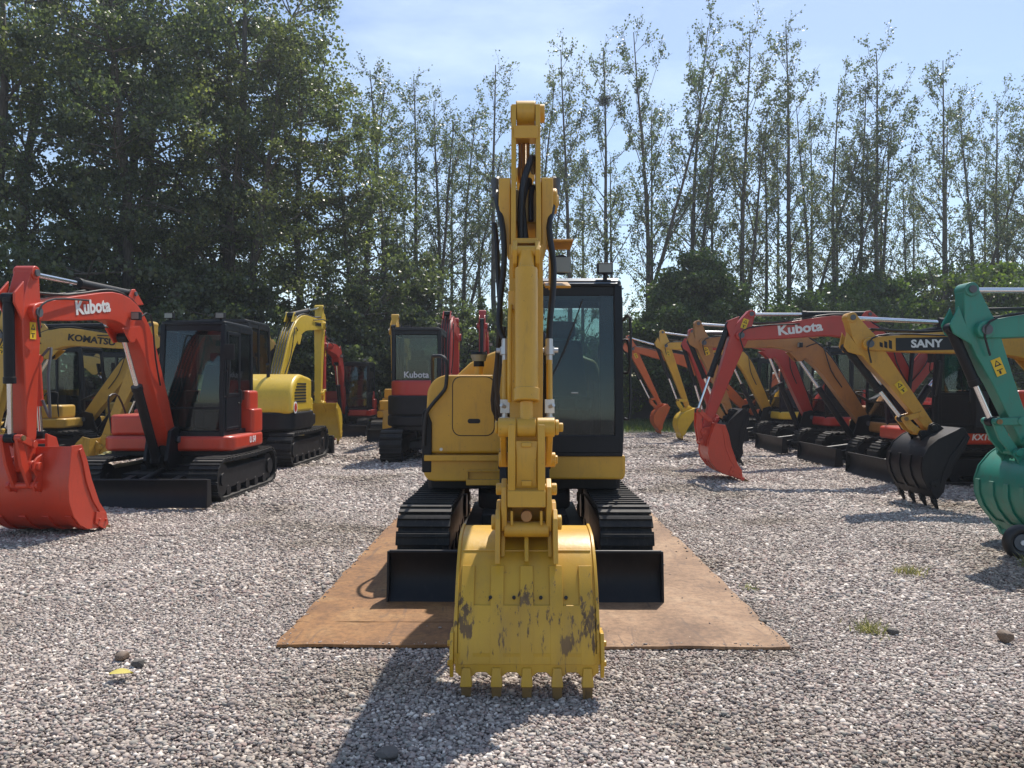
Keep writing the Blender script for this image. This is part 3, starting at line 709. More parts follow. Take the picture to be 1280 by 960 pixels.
    if thumb:
        # gripping thumb behind the bucket with its own small cylinder
        tm = MB()
        Bq = E-d*.32-f*.12
        for s in (-1, 1):
            tm.prism([tuple(q) for q in (Bq-f*.02, Bq-f*.18+d*.05, E-f*.50+d*.18, E-f*.42+d*.62, E-f*.33+d*.60, E-f*.34+d*.24, Bq+d*.16-f*.02)], s*.13-.014, s*.13+.014)
            for j in range(4):
                w_ = (E-f*.38+d*(.22+.1*j)); tm.prism([tuple(w_), tuple(w_+d*.07), tuple(w_+d*.03+f*.05)], s*.13-.012, s*.13+.012)
        for t_ in (.1, .35, .6): w_ = Bq.lerp(E-f*.40+d*.55, t_)-f*.06; tm.ycyl(w_[0], w_[1], -.13, .13, .025)
        to = tm.obj('thumb_grab', stickm, root, .008)
        cylinder(to, tuple(P.lerp(E, .30)-f*.19), tuple(Bq-f*.14+d*.02), .045, .6, stickm, 'thumb_cylinder')
        hh = MB()
        a0 = P.lerp(E, .28)-f*.2
        hh.tube([(a0[0], .06, a0[1]), (a0[0], .15, a0[1]+.08), (a0[0]+.08, .17, a0[1]-.2), (a0[0]+.05, .17, a0[1]-.55), (a0[0]-.02, .12, a0[1]-.62), (a0[0], .06, a0[1]-.45)], .014, 8)
        hh.obj('hydraulic_hose', 'grey', to)
    # lettering on the boom, both sides
    if lettering:
        c = kk.lerp(P, lettering[2] if len(lettering) > 2 else .42)+nn*(lettering[3] if len(lettering) > 3 else .0)
        for s in (1, -1):
            if band:
                bd = MB(); bd.obox((c[0], s*.1175, c[1]), tuple(dirt), tuple(nn), .40, .0012, .085); bd.obj('logo_band', 'ink', boom)
                for j in range(3):
                    e = MB(); cc = c+dirt*(.47+.06*j); e.obox((cc[0], s*.1175, cc[1]), tuple((dirt+nn*.4*s).normalized()), tuple(nn), .022, .0012, .03+.012*(2-j)); e.obj('logo_band', 'ink', boom)
                e = MB(); cc = c-dirt*.44; e.obox((cc[0], s*.1177, cc[1]), tuple(dirt), tuple(nn), .03, .0012, .085); e.obj('logo_band', 'red', boom)
            text(lettering[0], lettering[1], (c[0], s*.1195, c[1]), (-s*dirt[0], 0, -s*dirt[1]), (0, 0, 1), letcol, boom, 'lettering', .035, sx=1.15)
    for (q_, rr_) in ((P, .05), (tail, .036), (E, .034), (lug, .03), (K, .026), (Vector(base), .045)):
        for s in (-1, 1):
            c_ = MB(); w_ = {0: .152}.get(0) if q_ is P else (.102 if q_ is tail or q_ is E else (.09 if q_ is lug else (.122 if q_ is K else .192)))
            c_.ycyl(q_[0], q_[1], s*w_, s*(w_+.016), rr_, 14); c_.obj('pin_cap', 'grey' if q_ is not K else 'tooth', boom if q_ is P or q_ is lug else stick if q_ is not Vector(base) else root)
    lq = mid+nn*.02; l_ = MB(); l_.box(lq[0]+.05, lq[0]+.12, .13, .24, lq[1]-.05, lq[1]+.05); lo_ = l_.obj('boom_lamp', 'black', boom, .008)
    l_ = MB(); l_.box(lq[0]+.121, lq[0]+.126, .14, .23, lq[1]-.04, lq[1]+.04); l_.obj('lamp_lens', 'lens', lo_)
    ex = MB(); ex.tube([(-.75, -.45, 1.45), (-.75, -.45, 1.66), (-.80, -.45, 1.72)], .03, 10); ex.obj('exhaust_pipe', 'black', root)
    mi = MB(); mi.tube([(.56+fwd, caby[1], 1.75), (.68+fwd, caby[1]+.10, 1.80), (.68+fwd, caby[1]+.12, 1.95)], .010, 6); mi.box(.66+fwd, .69+fwd, caby[1]+.05, caby[1]+.19, 1.93, 2.15); mi.obj('mirror', 'black', root, .006)
    pt = P.lerp(E, .12)
    for s in (1, -1): sticker(stick, tuple(pt if plate is None else P.lerp(E, plate)), tuple(f), s*.0915, .12)
    return root

# ------------------------------------------------------------------ the yellow excavator in the middle
def main_machine():
    root = empty('excavator', (0.03, 7.05, 0.022), R(-90))
    tag(root, 'big yellow excavator with black cab standing on rusty steel plates, arm raised', 'excavator', 'parked excavators')
    for s in (-1, 1): make_track(root, s*.775, .41, L=2.5, h=.60)
    make_frame(root); make_blade(root, 1.52, 1.94, .0, .345)
    hw = .865
    # lower body rim
    d = MB(); d.frontal([(-.10, .735), (.84, .735), (.862, .75), (.868, .78), (.868, .945), (-.10, .945)], -.95, .45); d.obj('cab_skirt', 'yellow', root, .022, 3)
    d = MB(); d.frontal([(-.868, .82), (-.868, .77), (-.83, .725), (-.78, .715), (-.11, .715), (-.11, .90), (-.868, .90)], -.95, .42); d.obj('right_deck', 'yellow', root, .015, 3)
    d = MB(); d.slab(plan_body(-1.05, .2, .86, .4, .05), .62, .72); d.obj('belly_plate', 'black', root, .01)
    d = MB(); d.box(.36, .475, -.86, -.22, .895, .945); d.obj('front_step', 'yellow', root, .006)
    d = MB(); d.box(.30, .46, -.50, -.2, .685, .735); d.box(.30, .455, -.50, -.48, .735, .80); d.box(.2, .46, -.50, -.2, .80, .815); d.obj('lower_step', 'yellow', root, .006)
    # side housing with rounded outer shoulder
    pf = [(-.15, .95), (-.15, 1.635)]
    for k in range(9): a = R(90+k*90/8); pf.append((-.66+.185*math.cos(a)*1.0, 1.45+.185*math.sin(a)))
    pf += [(-.855, 1.20), (-.865, .95)]
    h = MB(); h.frontal(pf, -.75, .40); ho = h.obj('side_housing', 'yellow', root, .03, 4)
    # housing door: outline groove and flush panel
    def rrect(y0, y1, z0, z1, r, n=6):
        o = []
        for (cy, cz, a0) in ((y1-r, z1-r, 0), (y0+r, z1-r, 90), (y0+r, z0+r, 180), (y1-r, z0+r, 270)):
            for k in range(n): a = R(a0+90*k/(n-1)); o.append((cy+r*math.cos(a), cz+r*math.sin(a)))
        return o
    g = MB(); o1 = rrect(-.625, -.255, 1.105, 1.622, .075); o2 = rrect(-.618, -.262, 1.112, 1.615, .07); n = len(o1)
    g.add([(.4025, y, z) for y, z in o1]+[(.4025, y, z) for y, z in o2], [(i, (i+1) % n, n+(i+1) % n, n+i) for i in range(n)]); g.obj('door_gap', 'ink', ho)
    dl = MB(); dl.frontal(o2, .395, .405); dd = dl.obj('housing_door', 'yellow', ho, .002, 1)
    dl = MB(); dl.frontal(rrect(-.49, -.38, 1.215, 1.255, .019), .400, .4065); dl.obj('door_latch', 'ink', dd)
    for y in (-.72, -.2):
        bt = MB(); bt.cyl((.395, y, .99), (.408, y, .99), .014, n=12); bt.obj('bolt', 'bright', ho)
    sb = MB(); sb.frontal([(-.885, .79), (-.885, 1.30), (-.862, 1.34), (-.83, 1.30), (-.80, 1.22), (-.80, .79)], .10, .425); sb.obj('bumper_strip', 'black', root, .012)
    hr = MB(); hr.tube([(.43, -.865, 1.02), (.44, -.85, 1.27), (.45, -.80, 1.37), (.45, -.69, 1.50), (.45, -.67, 1.58), (.45, -.665, 1.72), (.42, -.70, 1.79), (.32, -.78, 1.80), (.1, -.83, 1.78), (.0, -.84, 1.5), (.0, -.84, 1.35)], .016, 8); hr.obj('handrail', 'hose', root)
    # rear engine hood and counterweight
    e = MB(); e.frontal([(-.86, .86), (.86, .86), (.86, 1.50), (.74, 1.80), (.4, 1.93), (-.2, 1.93), (-.34, 1.88), (-.55, 1.78), (-.72, 1.62), (-.86, 1.4)], -1.35, -.80); e.obj('engine_hood', 'yellow', root, .05, 4)
    # clear beacon lamp on a stalk
    l = MB(); l.cyl((-.1, -.42, 1.62), (-.1, -.42, 1.72), .04, n=14); bs = l.obj('beacon', 'yellow', root)
    l = MB(); l.cyl((-.1, -.42, 1.72), (-.1, -.42, 1.77), .05, n=18); l.cyl((-.1, -.42, 1.83), (-.1, -.42, 1.855), .082, .07, n=22); l.obj('beacon_cap', 'black', bs)
    l = MB(); l.cyl((-.1, -.42, 1.77), (-.1, -.42, 1.83), .062, .08, n=22); l.obj('lamp_lens', 'lens', bs)
    # cab
    cab = make_cab(root, -.80, .47, -.08, .845, .965, 2.47, roofmat=None, lamp=0, zmid=1.36)
    v = MB(); v.add([(.40, -.06, 2.40), (.40, .80, 2.40), (.33, .82, 2.455), (.33, -.08, 2.455), (-.7, .80, 2.485), (-.7, -.06, 2.485)], [(0, 1, 2, 3), (3, 2, 4, 5), (0, 3, 5), (1, 4, 2)])
    v.v = [(x+.03, y, z+.022) for x, y, z in v.v]
    v.obj('sun_visor', 'steelroof', cab)
    l = MB(); l.box(.35, .43, .63, .765, 2.505, 2.60); l.cyl((.39, .70, 2.44), (.39, .70, 2.51), .02, n=10); wl = l.obj('work_lamp', 'black', cab, .01)
    l = MB(); l.box(.431, .437, .642, .753, 2.518, 2.588); l.obj('lamp_lens', 'lens', wl)
    wp = MB(); wp.tube([(.485, .12, 1.40), (.49, .30, 1.75), (.47, .42, 2.05)], .008, 6); wp.tube([(.475, .34, 1.82), (.455, .50, 2.28)], .006, 6, 0); wp.obj('wiper', 'hose', cab)
    # broad right-hand front post of the cab and lower frame
    pz = MB(); pz.frontal([(.66, 1.0), (.83, 1.0), (.83, 2.33), (.665, 2.33), (.655, 2.28)], .30, .36); pz.obj('door_post', 'cabblack', cab, .012)
    pz = MB(); pz.box(.448, .476, -.05, .83, .965, 1.115); pz.obj('front_panel', 'cabblack', cab, .008)
    pz = MB(); pz.box(.474, .49, .40, .46, 1.475, 1.485); pz.obj('window_latch', 'bright', cab, .003, 1)
    m = MB(); m.tube([(.42, .85, 2.1), (.50, .90, 2.12), (.50, .90, 1.7), (.44, .86, 1.65)], .012); m.obj('grab_rail', 'hose', cab)
    # swing bracket under the boom
    br = MB()
    for s in (-1, 1): br.prism([(.40, .36), (.85, .36), (1.0, .52), (.86, 1.02), (.62, 1.08), (.48, .95), (.40, .6)], s*.17-.03, s*.17+.03)
    br.cyl((.60, 0, .34), (.60, 0, .86), .12); br.ycyl(.62, .90, -.22, .22, .06); br.obj('swing_bracket', 'black', root, .012)
    # boom
    base = (.62, .90); P = Vector((2.50, 2.60)); path, k = boom_path(base, tuple(P), 1.75, 1.6); n = len(path)
    ht = [.12, .15, .17, .18, .19, .195, .20, .195, .185, .17, .16, .13, .10]
    bm = MB(); bm.loft(path, ht[:n], [.115]*(n-2)+[.12, .12][:2])
    kk = Vector(k); d1 = (P-kk).normalized(); n1 = Vector((-d1[1], d1[0]))
    # the boom ends in two wide fork plates outside the stick
    for s in (-1, 1):
        fr = [P-d1*.55+n1*.10, P-d1*.1+n1*.13, P+d1*.08+n1*.08, P+d1*.10-n1*.07, P+d1*.02-n1*.14, P-d1*.55-n1*.13]
        bm.prism([tuple(q) for q in fr], s*.125-.02, s*.125+.02)
        bm.ycyl(P[0], P[1], s*.13, s*.16, .09)
    bm.ycyl(P[0], P[1]+.03, .10, .185, .075); bm.ycyl(P[0], P[1]+.03, .10, .195, .04)
    boom = bm.obj('boom', 'yellow', root, .012)
    fk = MB()
    for s in (-1, 1):          # fork cheeks tapering down the front
        fk.frontal([(s*.088, 2.745), (s*.158, 2.745), (s*.158, 2.60), (s*.145, 2.46), (s*.105, 2.28), (s*.088, 2.28)], 2.50, 2.60)
    fk.obj('fork_cheek', 'yellow', boom, .012)
    mid = Vector(path[6]); lug = mid+n1*.30-d1*.1
    cylinder(root, (.9, .55), tuple(mid-n1*.25+d1*.2), .062, .62, 'yellow', 'boom_cylinder')
    # stick: two side plates at the top, box below
    tail = Vector((2.36, 3.20)); E = Vector((2.75, .82))
    st = MB()
    prof_up = [(2.27, 3.20), (2.34, 3.265), (2.44, 3.23), (2.50, 3.05), (2.58, 2.78), (2.66, 2.60), (2.70, 2.30), (2.69, 2.10), (2.45, 2.10), (2.34, 2.45), (2.30, 2.75), (2.27, 3.0)]
    for s in (-1, 1):
        st.prism(prof_up, s*.072-.014, s*.072+.014)
    st.ycyl(2.36, 3.195, -.055, .055, .08, 24)
    st.box(2.40, 2.52, -.07, .07, 3.00, 3.075)         # cross plate
    st.v = st.v
    st.loft([(2.52, 2.32), (2.60, 1.9), (2.68, 1.45), (2.74, 1.05), (2.75, .82)], [.14, .14, .12, .09, .07], [.096, .096, .092, .085, .08])
    st.box(2.62, 2.72, -.066, .066, 2.34, 2.37)
    st.ycyl(E[0], E[1], -.12, .12, .06)
    st.ycyl(2.36, 3.20, .085, .115, .055); st.ycyl(2.36, 3.20, -.092, -.086, .05)
    stick = st.obj('stick', 'yellow', root, .008)
    cylinder(root, tuple(lug), (2.36, 3.22), .06, .55, 'yellow', 'arm_cylinder', eye='yellow')
    pv = MB()
    # inner guard tubes seen between the plates
    for yy in (-.035, -.012, .012): pv.tube([(2.42, yy, 3.0), (2.40, yy, 2.9), (2.40, yy-.005, 2.83), (2.36, yy, 2.78)], .010, 8)
    pv.obj('steel_pipe', 'tan', stick)
    hz = MB()
    hz.tube([(2.30, .05, 2.86), (2.46, .04, 2.90), (2.54, .02, 2.84), (2.58, -.015, 2.72), (2.60, -.03, 2.55), (2.60, -.03, 2.38)], .020, 10)
    hz.tube([(2.30, .02, 2.70), (2.48, .02, 2.76), (2.54, .0, 2.70), (2.58, -.02, 2.58), (2.60, .0, 2.38)], .018, 10)
    hz.tube([(2.30, .045, 2.66), (2.48, .045, 2.72), (2.52, .03, 2.66), (2.56, .03, 2.5)], .016, 10)
    hz.obj('hydraulic_hose', 'hose', stick)
    # bucket cylinder on the front of the stick, fully drawn in
    q0 = Vector((2.80, 2.28)); K = Vector((2.965, 1.315)); dd_ = (K-q0).normalized()
    bc = MB()
    for s in (-1, 1): bc.prism([(2.66, 2.36), (2.80, 2.34), (2.85, 2.28), (2.82, 2.21), (2.68, 2.14)], s*.062-.013, s*.062+.013)
    bc.ycyl(2.80, 2.28, -.082, .082, .032, 14)
    A = q0+dd_*.10; B = K-dd_*.14
    bc.cyl((q0[0], 0, q0[1]), (A[0], 0, A[1]), .045)
    bc.cyl((A[0], 0, A[1]), (B[0], 0, B[1]), .064, n=28); bc.cyl((B[0]-dd_[0]*.07, 0, B[1]-dd_[1]*.07), (B[0], 0, B[1]), .071, n=28)
    bc.cyl((B[0], 0, B[1]), (K[0], 0, K[1]), .036); bc.ycyl(K[0], K[1], -.05, .05, .052)
    bco = bc.obj('bucket_cylinder', 'yellow', root, .006)
    # rigid pipe and bracket along the left flank of the cylinder
    pp = MB(); pp.tube([(2.80, -.085, 1.98), (2.84, -.09, 1.9), (2.90, -.092, 1.55), (2.88, -.09, 1.45)], .012, 8); pp.box(2.74, 2.80, -.10, -.06, 1.96, 2.06); pp.obj('steel_pipe', 'yellow', bco)
    # side lines of the auxiliary circuit: hose, fitting, steel pipe, shut-off valve
    for s, off in ((-1, 0.0), (1, .012)):
        yy = s*(.118+off)
        h_ = MB()
        if s < 0: h_.tube([(2.45, -.178, 2.70), (2.55, -.165, 2.60), (2.62, -.135, 2.45), (2.64, -.125, 2.25), (2.66, -.150, 2.0), (2.70, -.150, 1.86), (2.72, yy, 1.79)], .017, 10)
        else: h_.tube([(2.45, .172, 2.70), (2.56, .155, 2.58), (2.60, .135, 2.45), (2.62, .158, 2.25), (2.66, .155, 2.1), (2.70, .135, 1.9), (2.72, yy, 1.80)], .018, 10)
        ho_ = h_.obj('hydraulic_hose', 'hose', stick)
        f_ = MB(); f_.cyl((2.45, s*.180, 2.665), (2.42, s*.188, 2.78), .020, .024, 12); f_.cyl((2.42, s*.186, 2.76), (2.36, s*.17, 2.80), .02, n=10); f_.obj('hose_fitting', 'grey', ho_)
        f_ = MB(); f_.cyl((2.72, yy, 1.80), (2.725, yy, 1.75), .021, n=8); f_.cyl((2.725, yy, 1.755), (2.73, yy, 1.71), .030, n=8); f_.cyl((2.72, yy-.05, 1.735), (2.72, yy+.05, 1.735), .014, n=8); f_.cyl((2.73, yy, 1.71), (2.735, yy, 1.66), .018, n=8); f_.obj('hose_fitting', 'bright', ho_)
        f_ = MB(); f_.tube([(2.735, yy, 1.68), (2.765, yy, 1.48), (2.775, yy, 1.44)], .017, 10, 0); f_.obj('steel_pipe', 'yellow', ho_)
        f_ = MB(); f_.box(2.745, 2.80, yy-.026, yy+.026, 1.385, 1.46); f_.cyl((2.775, yy, 1.39), (2.78, yy, 1.33), .017, n=8); f_.cyl((2.775, yy, 1.36), (2.778, yy, 1.345), .030, n=8); f_.cyl((2.80, yy, 1.42), (2.83, yy+s*.02, 1.43), .010, n=8); f_.obj('shutoff_valve', 'bright', ho_)
    h_ = MB(); h_.tube([(2.40, -.19, 2.52), (2.45, -.175, 2.40), (2.50, -.165, 2.2), (2.55, -.150, 1.95), (2.50, -.165, 1.75), (2.35, -.175, 1.5), (2.1, -.14, 1.3), (1.8, -.08, 1.2)], .015, 8)
    h_.tube([(2.3, -.15, 1.9), (2.2, -.19, 1.6), (2.0, -.21, 1.38), (1.7, -.12, 1.2)], .015, 8); h_.tube([(2.35, -.13, 1.9), (2.3, -.165, 1.6), (2.1, -.18, 1.33), (1.8, -.1, 1.15)], .013, 8); h_.obj('hydraulic_hose', 'hose', stick)
    h_ = MB(); h_.tube([(2.4, .10, 1.85), (2.5, .125, 1.7), (2.55, .122, 1.5), (2.5, .115, 1.36)], .022, 8); h_.obj('hydraulic_hose', 'hose', stick)
    # small lamp on the boom side
    l = MB(); l.box(1.95, 2.25, .12, .30, 2.44, 2.455); l.box(2.05, 2.22, .15, .165, 2.16, 2.45); l.prism([(2.0, 2.2), (2.3, 2.14), (2.31, 2.155), (2.0, 2.22)], .12, .28); bl = l.obj('boom_lamp', 'amber', boom, .005)
    l = MB(); l.cyl((2.2, .225, 2.30), (2.10, .225, 2.30), .065, .04, 18); l.obj('lamp_shell', 'black', bl)
    l = MB(); l.box(2.20, 2.215, .165, .285, 2.25, 2.35); l.obj('lamp_lens', 'lens', bl, .008)
    # linkage
    lk = MB()
    for s in (-1, 1):
        lk.loft([(2.72, 1.12), (2.84, 1.22), tuple(K)], [.045, .05, .045], [.016]*3, y=s*.125)
        lk.ycyl(K[0], K[1], s*.055, s*.150, .052, 18)
    lk.ycyl(K[0], K[1], .150, .172, .042, 16); lk.ycyl(K[0], K[1], .170, .195, .025, 12); lk.ycyl(K[0], K[1], -.168, -.150, .035, 16)
    lk.ycyl(2.72, 1.12, -.155, .165, .042, 16); lk.ycyl(2.72, 1.12, .16, .178, .026, 8)
    lk.obj('rocker_link', 'yellow', root, .006)
    hl = MB(); c1 = Vector((2.93, .865))
    for s in (-1, 1): hl.loft([(K[0]+.0, K[1]+.01), (2.985, 1.18), (2.985, 1.02), (2.95, .93)], [.055, .042, .05, .055], [.020]*4, y=s*.078)
    hl.loft([(2.985, 1.245), (2.99, 1.17), (2.985, 1.03), (2.975, .99)], [.018, .022, .022, .018], [.062, .055, .055, .062])
    hl.loft([(2.995, 1.235), (3.0, 1.21)], [.022, .022], [.028, .028]); hl.loft([(3.0, 1.04), (2.995, 1.01)], [.022, .022], [.028, .028])
    hl.obj('bucket_link', 'yellow', root, .006)
    # quick coupler
    qc = MB()
    for s in (-1, 1):
        qc.prism([(2.68, .78), (2.70, .93), (2.80, 1.02), (2.93, 1.04), (3.00, 1.0), (3.02, .90), (3.00, .77), (2.90, .74), (2.78, .75)], s*.118-.015, s*.118+.015)
        qc.ycyl(2.95, .985, s*.13, s*.162, .032, 14); qc.ycyl(2.90, .78, s*.13, s*.150, .03, 14)
    qc.prism([(2.97, 1.005), (3.035, .985), (3.04, .90), (2.98, .90)], -.10, .10)
    qc.box(2.88, 3.0, -.10, .10, .785, .80); qc.ycyl(2.96, .985, -.115, .115, .03, 16)
    qc.ycyl(2.97, .775, -.12, .12, .042, 18)
    qc.box(3.0, 3.02, .07, .085, .80, .88); qc.box(3.0, 3.02, -.085, -.07, .80, .88)
    qc.prism([(2.80, .74), (2.99, .74), (2.99, .755), (2.80, .755)], -.09, .09)
    qo = qc.obj('quick_coupler', 'yellow', root, .006)
    q2 = MB(); q2.cyl((2.92, 0, .845), (3.005, 0, .848), .030, n=16); q2.obj('lock_pin', 'tan', qo, .004)
    # bucket
    bk, T = make_bucket(root, (2.75, .80), 0.0, .715, 'bucket_y', 1.0, 5)
    hd = MB()
    for yy in (-.185, -.065, .072, .20):
        pz_ = T((.375, -.345)); hd.cyl((pz_[0]-.02, yy, pz_[1]-.01), (pz_[0]+.012, yy, pz_[1]+.004), .009, n=12)
    hd.obj('bolt_hole', 'ink', bk)
    rb = MB(); rb.prism([(2.80, .72), (2.84, .80), (2.92, .80), (3.05, .62), (2.98, .62)], -.012, .012); rb.obj('centre_rib', 'bucket_y', bk, .004, 1)
    for s in (-1, 1):
        e_ = MB(); e_.prism([(2.66, .66), (2.67, .84), (2.74, .90), (2.84, .90), (2.90, .85), (2.99, .885), (3.05, .84), (3.07, .74), (3.11, .62), (2.95, .62)], s*.150-.013, s*.150+.013); e_.ycyl(2.99, .815, s*.16, s*.185, .04, 16); e_.obj('bucket_ear', 'yellow', bk, .006)
    sm_ = MB(); sm_.tube([(2.945, -.34, .655), (2.945, .34, .655)], .006, 6, 0); sm_.obj('weld_seam', 'bucket_y', bk)
    return root
main_machine()

# ------------------------------------------------------------------ parked machines
G = 'parked excavators'
LEFT, RIGHT, AWAY, NEAR = 0.0, PI, R(90), R(-90)     # headings
# left side
excavator('excavator', 'orange red excavator with black cab and gripping thumb, nearest on the left', G,
          (-4.97, 11.3, 0), NEAR, 'red', (3.68, 2.30), 3.66, R(-80), lettering=('Kubota', .21, .5, .0), body_text='U 54', thumb=True, caby=(-.13, .80), bw=.82, a=2.05, b=2.1, lampn=2, bk=1.22)
excavator('excavator', 'bright yellow excavator with louvred hood, facing away behind the nearest red one', G,
          (-5.45, 15.8, 0), AWAY, 'yellow_b', (4.25, 2.78), 4.15, R(-22), a=2.35, b=2.2, skirt='black', louvers=True, sc=1.16, body_text=None, lettering=('YANMAR', .11, .75, .0), letcol='ink', low='yellow_b', thumb=False, bw=.95, lampn=0)
excavator('excavator', 'small red excavator with black cab, farthest back on the left near the trees', G,
          (-5.72, 25.2, 0), NEAR, 'red_d', (3.3, 2.9), 3.2, R(-60), sc=.95)
excavator('excavator', 'red and black excavator seen from behind, beside the big yellow one', G,
          (-1.76, 16.9, 0), AWAY, 'red_d', (3.2, 2.55), 3.6, R(-60), sc=1.13, backtext='Kubota', skirt='black', lowhood='black')
excavator('excavator', 'ochre excavator with upright arm left of the cab seen from behind', G,
          (-3.3, 23.0, 0), NEAR, 'yellow', (2.9, 3.0), 2.9, R(-60), a=2.1, b=1.9)
excavator('excavator', 'red excavator with raised arm, hidden behind the big yellow one', G,
          (-1.1, 24.5, 0), NEAR, 'red_d', (2.6, 3.3), 2.9, R(-60), a=2.2, b=1.9)
for (x, y, ti, eu, ph, lb) in ((-10.9, 14.6, (3.75, 2.35), 2.9, -95, 'ochre excavator with dark lettered boom, behind the nearest red arm on the left'),
                              (-10.9, 11.9, (2.9, 2.35), 2.6, -80, 'ochre excavator cut by the left edge of the photo'),
                              (-10.6, 17.6, (3.9, 2.5), 3.3, -80, 'ochre excavator seen behind the black cab of the nearest red one'),
                              (-10.8, 20.6, (3.9, 2.6), 3.4, -80, 'ochre excavator farthest back in the row at the left')):
    excavator('excavator', lb, G, (x, y, 0), LEFT, 'yellow_k', ti, eu, R(ph), lettering=('KOMATSU', .17, .5, -.02), letcol='ink', sc=1.0, bw=.7)
# right side, all with the arm over the aisle
excavator('excavator', 'teal green excavator reaching in from the right edge', G,
          (8.05, 7.5, 0), RIGHT, 'green', (3.62, 2.10), 3.18, R(-34), bw=.80, cabm='cabblack', plate=.33, a=1.6, b=2.5, bk=1.05)
excavator('excavator', 'amber excavator with black bucket and a black name band on the boom, at the right', G,
          (8.35, 10.25, 0), RIGHT, 'amber', (3.78, 2.12), 2.95, R(-24), bucketm='black', lettering=('SANY', .14, .70, -.015), band=True, bw=.95, plate=.52, a=1.5, b=2.5, bk=1.05)
excavator('excavator', 'red excavator with black cab and white lettering on its level boom, at the right', G,
          (7.5, 13.0, 0), RIGHT, 'red', (3.82, 2.42), 4.42, R(-70), lettering=('Kubota', .22, .55, .0), body_text='KX163', bw=.7, boomm='red_d', stickm='red_d', plate=-.12, b=2.2, bk=1.08, fwd=.5, caby=(.13, .96))
excavator('excavator', 'worn tan excavator with black bucket, behind the lettered red boom', G,
          (7.6, 15.7, 0), RIGHT, 'tan', (3.90, 2.45), 3.35, R(-40), bucketm='black', bw=.75, b=2.1, bk=1.1)
excavator('excavator', 'deep red excavator between the worn tan one and the golden one', G,
          (7.6, 18.7, 0), RIGHT, 'red_d', (3.4, 2.5), 2.9, R(-70), bw=.7)
excavator('excavator', 'golden yellow excavator with yellow bucket, second from the far end of the right row', G,
          (7.8, 22.4, 0), RIGHT, 'yellow_b', (3.60, 2.75), 2.95, R(-18), boomm='yellow', stickm='yellow', bucketm='yellow_b', bw=.75, b=2.1)
excavator('excavator', 'orange excavator with orange bucket at the far end of the right row', G,
          (8.0, 25.2, 0), RIGHT, 'orange', (4.35, 2.8), 3.45, R(-30), bw=.75, b=2.3)

# ------------------------------------------------------------------ steel plates
def plate(x0, x1, y0, y1, z, mat, label, jit=.0):
    b = MB(); n = 8
    nx_, ny_ = 14, max(2, int((y1-y0)*7)); jj = random.Random(int(abs(x0*100)+abs(y0*10)))
    ex = [jj.uniform(-.012, .012) for _ in range(nx_+1)]; ey = [jj.uniform(-.012, .012) for _ in range(ny_+1)]; vs = []
    for t_ in (0, .018):
        for i in range(ny_+1):
            for j in range(nx_+1):
                xx = x0+(x1-x0)*j/nx_+(ey[i] if j in (0, nx_) and abs(x1+x0) > .3 and ((j == 0) == (x0 < -1)) else 0); yy = y0+(y1-y0)*i/ny_+(ex[j]*.6 if i in (0, ny_) else 0)
                lift_ = .006*max(0, 1-(i/ny_)*(y1-y0)/.35)*(.5+.5*math.sin(j*.9+x0)) if y0 < 4.9 else 0
                vs.append((xx, yy, z+t_+lift_+.0015*math.sin(j*1.3)*math.sin(i*.8)))
    W_ = nx_+1; NN = W_*(ny_+1); fs = []
    for i in range(ny_):
        for j in range(nx_): a_ = i*W_+j; fs += [(a_, a_+W_, a_+W_+1, a_+1), (NN+a_, NN+a_+1, NN+a_+W_+1, NN+a_+W_)]
    for j in range(nx_): fs += [(j, j+1, NN+j+1, NN+j), (ny_*W_+j+1, ny_*W_+j, NN+ny_*W_+j, NN+ny_*W_+j+1)]
    for i in range(ny_): fs += [((i+1)*W_, i*W_, NN+i*W_, NN+(i+1)*W_), (i*W_+nx_, (i+1)*W_+nx_, NN+(i+1)*W_+nx_, NN+i*W_+nx_)]
    b.add(vs, fs)
    o = b.obj('steel_plate', mat, None)
    tag(o, label, 'steel plate', 'steel plates under the yellow excavator'); return o
plate(-1.457, .055, 4.995, 9.7, .006, 'plate_l', 'large rusty steel plate under the left track of the yellow excavator')
plate(-1.457, .05, 4.54, 4.985, .006, 'plate_l', 'narrow rusty steel strip along the front left edge of the plates')
plate(.065, 1.585, 4.53, 9.7, .006, 'plate_r', 'paler steel plate under the right track of the yellow excavator')

# ------------------------------------------------------------------ slatted ramp, wall, small things
rp = empty('loading_ramp', (-8.4, 12.2, .02)); tag(rp, 'pale yellow slatted ramp lying behind the nearest red bucket on the left', 'ramp')
def rz(t): return .02+.52*t*t
b = MB()
for i in range(26):
    t = i/25; x = t*2.1; b.obox((x, 0, rz(t)+.05), (1, .25), (-.25, 1), .028, .33, .012)
b.obj('slat', 'slat', rp, .003, 1)
for s in (-1, 1):
    b = MB(); b.loft([(t/6*2.1, rz(t/6)) for t in range(7)], [.03]*7, [.025]*7, y=s*.26); b.obj('side_rail', 'slat', rp, .003, 1)

b = MB(); b.box(-30, 45, 35.2, 35.45, -.1, 1.75); b.box(-30, 45, 35.15, 35.5, 1.75, 1.83)
for i in range(19): b.box(-30+i*4.1, -29.65+i*4.1, 35.12, 35.2, -.1, 1.75)
tag(b.obj('boundary_wall', 'wall', None), 'long grey boundary wall along the back of the yard', 'wall')

